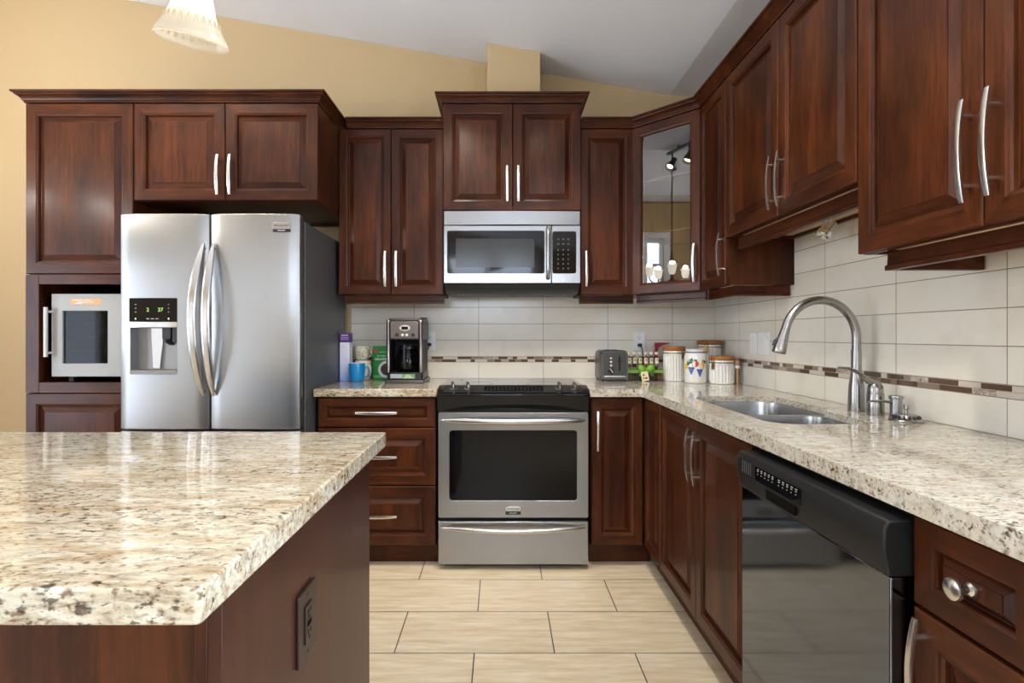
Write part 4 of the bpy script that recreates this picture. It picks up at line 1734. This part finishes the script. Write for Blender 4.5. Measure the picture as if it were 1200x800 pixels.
# two rows of spice bottles in a clear stand
SX0, SX1, SY = .752, .958, 3.215
RK = thing('spice_stand', 'clear two-tier stand of spice bottles tied with a green ribbon bow', 'spice rack', (.855, SY, TZ))
hwid = (SX1 - SX0) / 2
m = MB()
for (z, y0, y1) in ((.0, -.05, .045), (.066, -.050, -.008), (.078, -.006, .045)):
    m.box(-hwid, hwid, y0, y1, z, z + .003)
m.box(-hwid, hwid, -.0525, -.0502, 0, .086)
m.box(-hwid, hwid, .0455, .048, 0, .10)
for x in (-hwid, hwid - .003):
    m.box(x, x + .003, -.050, .045, .0032, .0655)
m.build('stand', M['jar_glass'], RK, smooth=False)
RB = plain('green_ribbon', srgb(112, 170, 52), .5)
m = MB()
m.box(-hwid - .001, hwid + .001, -.0545, -.0528, .048, .066)
rbn = m.build('ribbon', RB, RK)
m = MB()
for s in (-1, 1):
    # each loop of the bow: a fat teardrop of ribbon
    n = 15
    rings = []
    for i in range(n):
        a = 2 * math.pi * i / (n - 1)
        lx = .033 * (1 - math.cos(a))
        ly = .012 * math.sin(a)
        wz = .006 + .020 * math.sin(math.pi * min(1, lx / .066)) ** .8 + .006 * (lx / .066)
        cz = .067 + lx * .25
        rings.append([(s * lx, -.0595 - ly * .7 - .006, cz - wz), (s * lx, -.0595 - ly * .7 - .006, cz + wz)])
    m.loft(rings, False, False, closed=False)
    # tail
    m.loft([[(s * .004, -.060, .062), (s * .014, -.060, .058)], [(s * .030, -.064, .038), (s * .042, -.064, .046)], [(s * .046, -.063, .020), (s * .060, -.063, .030)]], False, False, closed=False)
m.tube([(0, -.056, .056), (0, -.0725, .066), (0, -.058, .076)], .009, 10, (1, 0, 0))
for i, p in enumerate(m.v):
    m.v[i] = (p[0] * .74, p[1], .062 + (p[2] - .062) * .82)
bo = m.build('bow', RB, rbn, recalc=False)
sm = bo.modifiers.new('thick', 'SOLIDIFY')
sm.thickness = .0012
m = MB(Matrix.Translation((-.016, -.076, .058)) @ Matrix.Rotation(R(-10), 4, 'Y'))
m.box(-.021, .021, 0, .0012, -.056, .0)
tg = m.build('gift_tag', plain('cream_tag', srgb(232, 220, 180), .5), RK)
m = MB(Matrix.Translation((-.016, -.0765, .058)) @ Matrix.Rotation(R(-10), 4, 'Y') )
for x, z, r_ in ((-.006, -.020, .006), (.006, -.040, .007), (-.009, -.038, .005)):
    m.tube([(x, .0004, z), (x, 0, z)], r_, 12, (0, 0, 1))
m.build('tag_print', plain('tag_brown', srgb(120, 80, 40), .5), tg)
SPC = [srgb(120, 96, 60), srgb(44, 38, 32), srgb(104, 92, 62), srgb(150, 84, 44), srgb(112, 104, 84), srgb(128, 124, 112)]
SPM = [plain('spice_%d' % i, c, .8) for i, c in enumerate(SPC)]
LBL = plain('bottle_label', srgb(232, 224, 196), .5)
KORK = plain('pale_cork', srgb(226, 218, 196), .6)
POS = ['leftmost', 'second from the left', 'third from the left', 'third from the right', 'second from the right', 'rightmost']
FIL = ['tan', 'near-black', 'brown', 'rust-red', 'pale brown', 'grey']
for row in range(2):
    for i in range(6):
        x = SX0 + .020 + i * .0332
        y = SY + (.018 if row else -.030)
        z = TZ + (.0815 if row else .0035)
        lab = '%s spice bottle in the %s row of the stand' % (POS[i], 'upper' if row else 'lower')
        o = thing('spice_bottle', lab, 'spice bottle', (x, y, z), 0, 'spice bottles in the stand')
        fm = SPM[i if row else (i * 5 + 2) % 6]
        if row:
            m = MB()
            m.lathe([(.0001, 0), (.0145, 0), (.0150, .003), (.0150, .056), (.010, .066), (.0085, .069), (.0085, .076)], 18)
            m.build('bottle', M['jar_glass'], o)
            m = MB()
            m.lathe([(.0001, .002), (.0132, .002), (.0132, .050), (.0001, .051)], 16)
            m.build('spice', fm, o)
            m = MB()
            m.lathe([(.0095, .072), (.0105, .074), (.0105, .084), (.0095, .087), (.0001, .0875)], 16)
            m.build('stopper', KORK, o)
            m = MB()
            m.add([(.0153 * math.sin(a), -.0153 * math.cos(a), zz) for zz in (.018, .052) for a in [(-.7 + 1.4 * j / 6) for j in range(7)]], [(j, j + 1, j + 8, j + 7) for j in range(6)])
            lb = m.build('label', LBL, o, recalc=False)
            m = MB()
            m.tube([(0, -.0158, .040), (0, -.0154, .040)], .005, 12, (0, 0, 1))
            m.build('label_print', fm, lb)
        else:
            m = MB()
            m.lathe([(.0001, 0), (.0145, 0), (.0150, .003), (.0150, .044), (.011, .050), (.0105, .056), (.0001, .057)], 18)
            m.build('bottle', M['jar_glass'], o)
            m = MB()
            m.lathe([(.0001, .002), (.0132, .002), (.0132, .040), (.0001, .041)], 16)
            m.build('spice', fm, o)

# dark red angled implement behind the stand
RD = plain('dark_red_plastic', srgb(150, 18, 34), .3)
o = thing('red_angled_handle', 'dark red angled handle sticking up behind the spice bottles', 'kitchen tool', (.955, 3.305, TZ))
m = MB()
m.prism([(-.010, 0), (.006, 0), (.007, .14), (.010, .172), (.016, .190), (.028, .202), (.048, .211), (.086, .2185), (.088, .223), (.062, .2245), (.010, .226), (.004, .222), (-.004, .228), (-.008, .224)], -.007, .007, 'y')
m.build('red_handle', RD, o, bevel=.002)

# canisters
ORW = wood('oak_lid', 'x', srgb(120, 70, 32), srgb(164, 104, 54), srgb(190, 130, 76), rough=.45, coat=.1)
BRS = plain('aged_brass', srgb(150, 120, 70), .35, 1)
CERW = plain('canister_glaze', srgb(232, 230, 222), .14, coat=.4)


def canister(label, x, y, r, h, lid, clasp_ang, spoon=False):
    o = thing('canister', label, 'canister', (x, y, TZ), 0, 'white ribbed canisters')
    hb = h - lid
    n = 144
    rings = []
    for (k, z) in ((.94, 0), (.98, .003), (.985, .006)):
        rings.append([(r * k * math.cos(2 * math.pi * j / n), r * k * math.sin(2 * math.pi * j / n), z) for j in range(n)])
    for z in (.010, hb - .026):
        rings.append([((r - .0042 * abs(math.cos(12 * 2 * math.pi * j / n))) * math.cos(2 * math.pi * j / n), (r - .0042 * abs(math.cos(12 * 2 * math.pi * j / n))) * math.sin(2 * math.pi * j / n), z) for j in range(n)])
    for (k, z) in ((1.0, hb - .022), (.985, hb - .012), (.97, hb - .0005)):
        rings.append([(r * k * math.cos(2 * math.pi * j / n), r * k * math.sin(2 * math.pi * j / n), z) for j in range(n)])
    MB().loft(rings).build('jar', CERW, o, sharp=25)
    MB().lathe([(.0001, hb), (r * .95, hb), (r * 1.03, hb + .002), (r * 1.05, hb + lid * .35), (r * 1.05, hb + lid * .8), (r * 1.0, hb + lid), (.0001, hb + lid)], 40).build('wooden_lid', ORW, o)
    m = MB()
    m.loft([[((r + e) * math.cos(2 * math.pi * j / 48), (r + e) * math.sin(2 * math.pi * j / 48), z) for j in range(48)] for e, z in ((.0003, hb - .016), (.0022, hb - .014), (.0022, hb - .011), (-.002, hb - .009))], False, False)
    m.build('wire_band', BRS, o)
    a = R(clasp_ang)
    T = Matrix.Rotation(a, 4, 'Z')
    m = MB(T)
    m.tube([(r + .003, -.007, hb - .014), (r + .010, -.009, hb + lid * .5), (r + .006, -.009, hb + lid * .9)], .002, 8)
    m.tube([(r + .003, .007, hb - .014), (r + .010, .009, hb + lid * .5), (r + .006, .009, hb + lid * .9)], .002, 8)
    m.box(r + .003, r + .0065, -.009, .009, hb - .048, hb - .012)
    m.tube([(r + .006, -.008, hb - .044), (r + .012, 0, hb - .050), (r + .006, .008, hb - .044)], .0025, 8)
    m.build('clasp', BRS, o)
    return o


canister('white ribbed canister with a wooden lid, left of the fruit jar', 1.035, 3.205, .0625, .204, .026, -58)
canister('tallest white ribbed canister with a wooden lid, back in the corner', 1.262, 3.245, .068, .240, .026, -125)
canister('short white ribbed canister with a wooden lid and a wooden spoon at its side', 1.238, 3.005, .066, .155, .024, -152)
# wooden spoon in a ceramic ring at the small canister
SP = thing('wooden_spoon', 'small wooden spoon hooked upright on the short canister', 'spoon', (1.307, 2.962, TZ))
m = MB()
m.tube([(0, 0, .0005), (0, 0, .105)], [.005, .006], 10, (0, 1, 0))
m.tube([(0, 0, .098), (0, 0, .108), (0, 0, .120), (0, 0, .130), (0, 0, .134)], [.007, .012, .0145, .011, .003], 14, (0, 1, 0), [.006, .008, .009, .007, .002])
m.build('spoon_body', plain('pale_wood', srgb(202, 150, 98), .5), SP)
MB().loft([[(k * math.cos(t * math.pi / 12), k * math.sin(t * math.pi / 12), z) for t in range(24)] for k, z in ((.009, .088), (.0145, .088), (.0145, .104), (.009, .104), (.009, .088))], False, False).build('spoon_ring', CERW, SP)

JF = thing('fruit_jar', 'white ceramic jar painted with colourful fruit, between the canisters', 'jar', (1.108, 3.055, TZ))
m = MB()
m.lathe([(.0001, 0), (.055, 0), (.0585, .004), (.0600, .02), (.0602, .145), (.058, .160), (.050, .172), (.047, .175), (.0001, .176)], 48)
jb = m.build('jar', CERW, JF)
m = MB()
m.lathe([(.0520, .1705), (.0525, .1715), (.0505, .1765), (.0490, .1765)], 40)
m.build('blue_rim', plain('blue_rim_glaze', srgb(66, 96, 160), .15), JF)
m = MB()
m.lathe([(.0488, .1765), (.052, .182), (.052, .188), (.046, .192), (.0001, .193)], 40)
m.build('lid', CERW, JF)
FRUIT = {'red': plain('paint_red', srgb(206, 62, 48), .2), 'yellow': plain('paint_yellow', srgb(236, 186, 60), .2), 'blue': plain('paint_blue', srgb(52, 84, 160), .2),
         'green': plain('paint_green', srgb(64, 118, 78), .2), 'orange': plain('paint_orange', srgb(232, 150, 60), .2)}


def patch(m, ang, z, rx, rz, n=14, lift=.0004):
    vs = [(.0602 * math.sin(ang) + 0, -.0602 * math.cos(ang), z)]
    vs = []
    for i in range(n):
        a = 2 * math.pi * i / n
        g = ang + rx * math.cos(a) / .0602
        q = .0602 + lift
        vs.append((q * math.sin(g), -q * math.cos(g), z + rz * math.sin(a)))
    m.add(vs, [tuple(range(n))])


V0 = math.atan2(-1.108, 3.055)        # the jar's painted side faces into the room
for nm, lst in (('red', [(.0, .116, .015, .014)]), ('yellow', [(.62, .104, .013, .015), (-.85, .100, .010, .013)]), ('orange', [(.72, .118, .007, .008)]),
                ('green', [(-.48, .128, .012, .010), (-.30, .138, .006, .008), (-.62, .118, .008, .009), (.02, .136, .008, .004), (.75, .130, .010, .006), (.95, .125, .008, .006)])):
    m = MB()
    for (a, z, rx, rz) in lst:
        patch(m, a * 1.08 + V0, z - .006, rx * 1.3, rz * 1.3)
    m.build('fruit_print', FRUIT[nm], jb, recalc=False)
m = MB()
for bx, bz in ((-.36, .092), (.42, .082)):
    for rr_ in range(4):
        for cc in range(4 - rr_):
            patch(m, bx + V0 + (cc - (3 - rr_) / 2) * .14, bz - .006 - rr_ * .0105, .0054, .0058, 10, .0006)
m.build('fruit_print', FRUIT['blue'], jb, recalc=False)

# ---------------------------------------------------------------- lights
UL = thing('under_cabinet_spotlight', 'small chrome spotlight under the short cabinet above the sink', 'spotlight', (1.235, 2.02, 1.6365))
m = MB()
m.lathe([(.018, 0), (.018, -.008), (.0001, -.009)], 18)
m.tube([(0, 0, -.008), (0, 0, -.020)], .004, 8)
m.build('mount', M['nickel'], UL)
m = MB(Matrix.Translation((-.006, 0, -.052)) @ Matrix.Rotation(R(34), 4, 'Y') @ Matrix.Scale(1.25, 4))
m.lathe([(.0001, .026), (.016, .026), (.0175, .022), (.0175, -.006), (.0185, -.008), (.0205, -.010), (.0205, -.024), (.018, -.026), (.0001, -.020)], 24)
m.build('spot_head', M['chrome'], UL)
m = MB()
m.tube([(1.235, 2.00, 1.6335), (1.235, 1.62, 1.6335)], .0025, 6)
tag(m.build('lamp_cable', M['white'], None), 'thin pale cable clipped under the short cabinet above the sink', 'cable')

# hanging light over the island: two arms with down-turned glass shades
PX, PY = -.42, .85
PL = thing('island_light', 'hanging light over the island with tilted bell-shaped frosted glass shades', 'ceiling light', (PX, PY, 0))
pz = 2.015
m = MB()
m.lathe([(.0001, 0), (.022, .004), (.030, .03), (.018, .06), (.012, .10), (.026, .13), (.012, .16), (.006, .18)], 24, (0, 0, pz))
m.tube([(0, 0, pz + .17), (0, 0, ceil_z(PX) - .012)], .006, 10)
m.build('stem', M['nickel'], PL)
m = MB()
m.lathe([(.006, -.04), (.055, -.03), (.062, -.014), (.062, -.0075)], 28, (0, 0, ceil_z(PX)), cap0=False, cap1=True)
m.build('canopy', M['nickel'], PL)


def bell_shade(parent, T):
    n = 72
    prof = [(.020, 0), (.026, -.006), (.031, -.022), (.036, -.048), (.043, -.078), (.054, -.104), (.0645, -.122), (.069, -.130), (.0695, -.134)]
    rings = []
    for r, z in prof:
        rings.append([((r * (1 + .012 * math.cos(24 * 2 * math.pi * j / n) * min(1, abs(z) / .1))) * math.cos(2 * math.pi * j / n),
                       (r * (1 + .012 * math.cos(24 * 2 * math.pi * j / n) * min(1, abs(z) / .1))) * math.sin(2 * math.pi * j / n), z) for j in range(n)])
    m = MB(T)
    m.loft(rings, False, False)
    m.loft([[((r) * math.cos(2 * math.pi * j / n), r * math.sin(2 * math.pi * j / n), z) for j in range(n)] for r, z in ((.0695, -.134), (.0715, -.1365), (.0700, -.139), (.0670, -.1375))], False, False)
    for i in range(24):       # the moulded loops inside the rim
        a0 = 2 * math.pi * (i + .5) / 24
        m.tube([((.0635 - .012 * math.sin(math.pi * t / 8) ** .6) * math.cos(a0 + (t - 4) / 4 * .11) + 0, (.0635 - .012 * math.sin(math.pi * t / 8) ** .6) * math.sin(a0 + (t - 4) / 4 * .11), -.1265 + .034 * math.sin(math.pi * t / 8)) for t in range(9)], .0011, 5)
    return m.build('lamp_shade', M['shade_glass'], parent, sharp=60, recalc=False)


t = NT('frosted_lamp_glass')
tl = t.n('ShaderNodeBsdfTranslucent')
tl.inputs[0].default_value = (.70, .62, .48, 1)
df = t.n('ShaderNodeBsdfPrincipled')
df.inputs['Base Color'].default_value = (.62, .56, .45, 1)
df.inputs['Roughness'].default_value = .25
df.inputs['Emission Color'].default_value = (1, .86, .62, 1)
df.inputs['Emission Strength'].default_value = .06
mx = t.n('ShaderNodeMixShader')
mx.inputs[0].default_value = .5
t.link(tl.outputs[0], mx.inputs[1])
t.link(df.outputs[0], mx.inputs[2])
t.link(mx.outputs[0], t.out.inputs[0])
M['shade_glass'] = t.mat

for k, (ax, ay) in enumerate(((-.22, .27), (-.124, -.325), (.344, .055))):
    tip = Vector((ax, ay, 1.945))
    ln_ = math.hypot(ax, ay)
    ux, uy = ax / ln_, ay / ln_
    T = Matrix.Translation(tip) @ Matrix.Rotation(R(15), 4, Vector((-uy, ux, 0))).inverted()
    m = MB()
    m.tube([(0, 0, pz + .03), (ux * .08, uy * .08, pz - .01), (ux * .17, uy * .17, pz + .03), (ux * .26, uy * .26, pz + .10), (ax - ux * .02, ay - uy * .02, pz + .08), tuple(T @ Vector((0, 0, .045)))], .006, 10, (0, 0, 1))
    arm = m.build('arm', M['nickel'], PL)
    m = MB(T)
    m.lathe([(.0001, .05), (.016, .045), (.020, .02), (.024, .0), (.018, -.004), (.0001, -.004)], 20)
    m.build('socket', M['nickel'], arm)
    bell_shade(PL, T)
    m = MB(T)
    m.lathe([(.011, -.006), (.013, -.02), (.026, -.05), (.028, -.066), (.020, -.086), (.0001, -.094)], 20)
    m.build('bulb', M['lamp_soft'], PL)

    l = bpy.data.lights.new('island_bulb', 'SPOT')
    l.spot_size = R(130)
    l.spot_blend = .9
    l.energy = ISL_W
    l.color = (1, .93, .82)
    l.shadow_soft_size = .03
    lo = bpy.data.objects.new('island_bulb', l)
    lo.location = Vector((PX, PY, 0)) + T @ Vector((0, 0, -.19))
    COL.objects.link(lo)

# track light near the ridge, partly mirrored in the door; the rest is added
TX0, TX1, TY = -2.25, .42, 1.92


def tz(x):
    return ceil_z(x) - .055


TR = thing('track_light', 'ceiling track light with adjustable spot heads, partly seen reflected in the glass door, the rest added', 'ceiling light', (0, TY, 0))
m = MB()
m.loft([[(x, y, tz(x) + h) for y, h in ((-.018, 0), (.018, 0), (.018, .025), (-.018, .025))] for x in (TX0, TX1)])
for x in (-1.9, -.9, .1):
    m.tube([(x, 0, tz(x) + .02), (x, 0, ceil_z(x) - .001)], .012, 8, (1, 0, 0))
m.build('track', M['graphite'], TR)
for (x, aim) in ((-2.1, (-1.4, 3.0, 1.6)), (-1.56, (-1.2, 2.9, .9)), (-.30, (-.2, 3.0, 1.3)), (.26, (.4, 2.9, 1.0))):
    hd = Vector((x, 0, tz(x) - .11))
    d = (Vector(aim) - Vector((x, TY, tz(x) - .11))).normalized()
    T = Matrix.Translation(hd) @ (-d).to_track_quat('Z', 'Y').to_matrix().to_4x4()
    m = MB()
    m.tube([(x, 0, tz(x) + .002), (x, 0, tz(x) - .05), tuple(hd - d * .02)], .010, 10, (1, 0, 0))
    m.build('bracket', M['graphite'], TR)
    m = MB(T)
    m.lathe([(.0001, .075), (.026, .07), (.030, .05), (.030, .0), (.042, -.03), (.048, -.075), (.046, -.075), (.040, -.03)], 26)
    m.build('spot_head', M['graphite'], TR)
    m = MB(T)
    m.lathe([(.0001, -.045), (.036, -.045), (.036, -.05), (.0001, -.056)], 20)
    m.build('bulb', M['lamp'], TR)
    l = bpy.data.lights.new('track_spot', 'SPOT')
    l.energy = TRACK_W
    l.color = (1, .88, .70)
    l.spot_size = R(70)
    l.spot_blend = .6
    l.shadow_soft_size = .04
    lo = bpy.data.objects.new('track_spot', l)
    lo.location = Vector((x, TY, tz(x) - .11)) + d * .08
    lo.rotation_euler = (-d).to_track_quat('Z', 'Y').to_euler()
    COL.objects.link(lo)

# dining chandelier, seen in the corner cabinet's glass
DX, DY = -3.05, 1.62
DC = thing('chandelier', 'dining chandelier with upturned glass shades, seen reflected in the glass door', 'chandelier', (DX, DY, 0))
m = MB()
m.lathe([(.006, -.05), (.06, -.03), (.065, -.015)], 24, (0, 0, ceil_z(DX)), cap1=True)
m.tube([(0, 0, ceil_z(DX) - .04), (0, 0, 2.25)], .008, 10)
m.lathe([(.0001, 0), (.03, .02), (.02, .12), (.035, .25), (.012, .42), (.006, .5)], 20, (0, 0, 1.82))
m.build('stem', M['bronze'], DC)
for i in range(5):
    a = 2 * math.pi * i / 5 + .3
    c, s = math.cos(a), math.sin(a)
    m = MB()
    m.tube([(.02 * c, .02 * s, 1.90), (.10 * c, .10 * s, 1.84), (.22 * c, .22 * s, 1.84), (.29 * c, .29 * s, 1.90), (.29 * c, .29 * s, 1.935)], .008, 8)
    m.build('arm', M['bronze'], DC)
    m = MB()
    m.lathe([(.0001, .0), (.03, .002), (.045, .04), (.05, .085), (.062, .12), (.060, .12), (.046, .08)], 22, (.29 * c, .29 * s, 1.936))
    m.build('lamp_shade', M['shade'], DC)
    l = bpy.data.lights.new('chandelier_glow', 'POINT')
    l.energy = UP_W
    l.color = (1, .96, .92)
    l.shadow_soft_size = .03
    lo = bpy.data.objects.new('chandelier_glow', l)
    lo.location = (DX + .29 * c, DY + .29 * s, 2.075)
    COL.objects.link(lo)

# added recessed ceiling lights, out of view, brightening counter and floor
for (x, y) in ((.34, 1.62), (.34, .35)):
    z = ceil_z(x)
    tl_ = math.atan(SL)
    T = Matrix.Translation((0, 0, -.001)) @ Matrix.Rotation(tl_, 4, 'Y')
    where = 'nearest the range' if y > 1 else 'farthest from the range'
    o = thing('added_recessed_light', 'added round white recessed ceiling light %s' % where, 'ceiling light', (x, y, z), 0, 'added recessed ceiling lights')
    m = MB(T)
    m.lathe([(.052, -.002), (.085, -.001), (.085, -.006), (.060, -.010), (.052, -.006), (.052, -.002)], 30)
    m.build('trim_ring', M['white_paint'], o)
    m = MB(T)
    m.lathe([(.0001, -.003), (.051, -.003)], 24)
    m.build('lens', M['lamp'], o, recalc=False)
    l = bpy.data.lights.new('added_recessed_glow', 'SPOT')
    l.energy = ADDED_CAN_W
    l.color = (1, .95, .86)
    l.spot_size = R(120)
    l.spot_blend = .8
    l.shadow_soft_size = .05
    lo = bpy.data.objects.new('added_recessed_glow', l)
    lo.location = (x, y, z - .03)
    COL.objects.link(lo)
